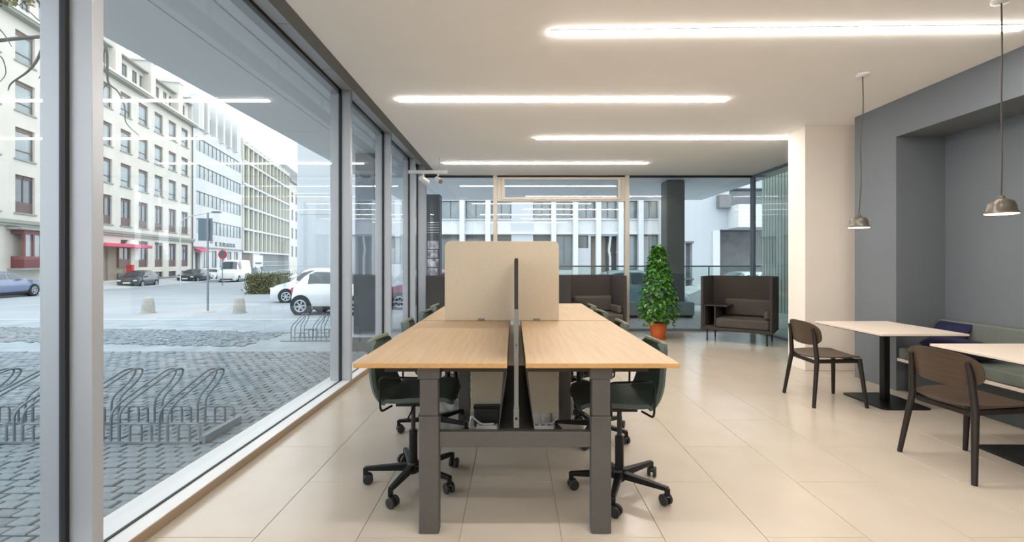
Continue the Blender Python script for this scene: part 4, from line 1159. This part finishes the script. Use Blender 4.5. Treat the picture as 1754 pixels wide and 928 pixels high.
# added ribbed wall beyond the right-hand glazing, standing in for its green streaks
rw = MB().box(7.2, 7.6, 5.6, 13.2, -.3, 6.5)
for i in range(53): rw.box(7.12, 7.2, 5.7+i*.14, 5.78+i*.14, -.3, 6.5)
tag(rw.build('ribbed_stand_in_wall', 'ribbed'), 'added pale green ribbed wall standing in for streaks in the glazing beside the cream pillar', 'wall')
MB().box(4.78, 9, 5.6, 9.3, -.5, -.004).build('terrace_side', 'pavement', kind='structure')
MB().box(4.95, 7.2, 5.55, 5.65, -.3, ZS).build('wall_outside', 'ribbed', kind='structure')
MB().box(4.8, 6.2, 5.5, 9.05, ZS, ZS+.5).build('soffit_side', 'soffit', kind='structure')

# ================================================================ BARE TREE
tr = thing('bare_tree', 'leafless street tree with thin drooping twigs at the top left corner', 'tree', (-9.6, 6.2, -.25))
MB().tube(smooth_path([(0,0,0),(.05,.05,1.5),(-.05,.1,3.2),(.1,.2,5.2),(.0,.3,7.5)], 5), [.20,.19,.19,.18,.18,.17,.17,.16,.16,.16,.15,.14,.13,.13,.12,.11,.10,.09,.08,.06,.04], 10).build('trunk', 'bark', tr, smooth=True)
def twig(parent, pts, r0, r1, name='branch'):
    P = smooth_path(pts, 5); n = len(P)
    return MB().tube(P, [r0+(r1-r0)*i/(n-1) for i in range(n)], 6).build(name, 'bark', parent, smooth=True)
def loc_at(px, py, y): 
    x, yy_, z = at(px, y, py); return (x+9.6, yy_-6.2, z+.25)
b1 = twig(tr, [(.05,.15,3.9), (.9,.1,4.9), loc_at(40,-60,6.6), loc_at(62,-8,6.6), loc_at(74,12,6.6), loc_at(79,30,6.6), loc_at(78,62,6.6), loc_at(66,98,6.6), loc_at(48,122,6.6), loc_at(20,142,6.6), loc_at(14,155,6.6)], .045, .006)
for pts in (([(62,-8),(76,10),(84,22),(90,34)]), ([(79,30),(90,42),(100,46)]), ([(78,34),(68,36),(50,20),(30,8)]), ([(78,62),(74,90),(70,125),(66,135)]), ([(-10,40),(8,60),(20,80)]), ([(-10,92),(4,100),(10,125),(0,140)])):
    twig(b1, [loc_at(a, b2, 6.6) for a, b2 in pts], .010, .004, 'twig')
b2_ = twig(tr, [(.08,.2,4.4), (1.6,.8,5.0), loc_at(150,60,8.0), loc_at(180,78,8.0), loc_at(184,120,8.0), loc_at(186,142,8.0), loc_at(203,158,8.0), loc_at(214,185,8.0), loc_at(216,210,8.0), loc_at(238,232,8.0)], .03, .005)
for pts in (([(180,78),(178,100),(182,130)]), ([(186,142),(178,150),(172,170)])):
    twig(b2_, [loc_at(a, b, 8.0) for a, b in pts], .010, .004, 'twig')
m = MB()
for i in range(260):
    px = rnd.uniform(-30, 58); py = rnd.uniform(-40, 9)
    c = Vector(loc_at(px, py, 6.4+rnd.uniform(-.25, .25))); a = Vector((rnd.gauss(0,1), rnd.gauss(0,1), rnd.gauss(0,1))).normalized()*.05; b = a.orthogonal().normalized()*.03
    m.add([c-a, c+b, c+a, c-b], [(0,1,2,3)])
o = m.build('leaves', 'hedge', tr); o['kind'] = 'stuff'
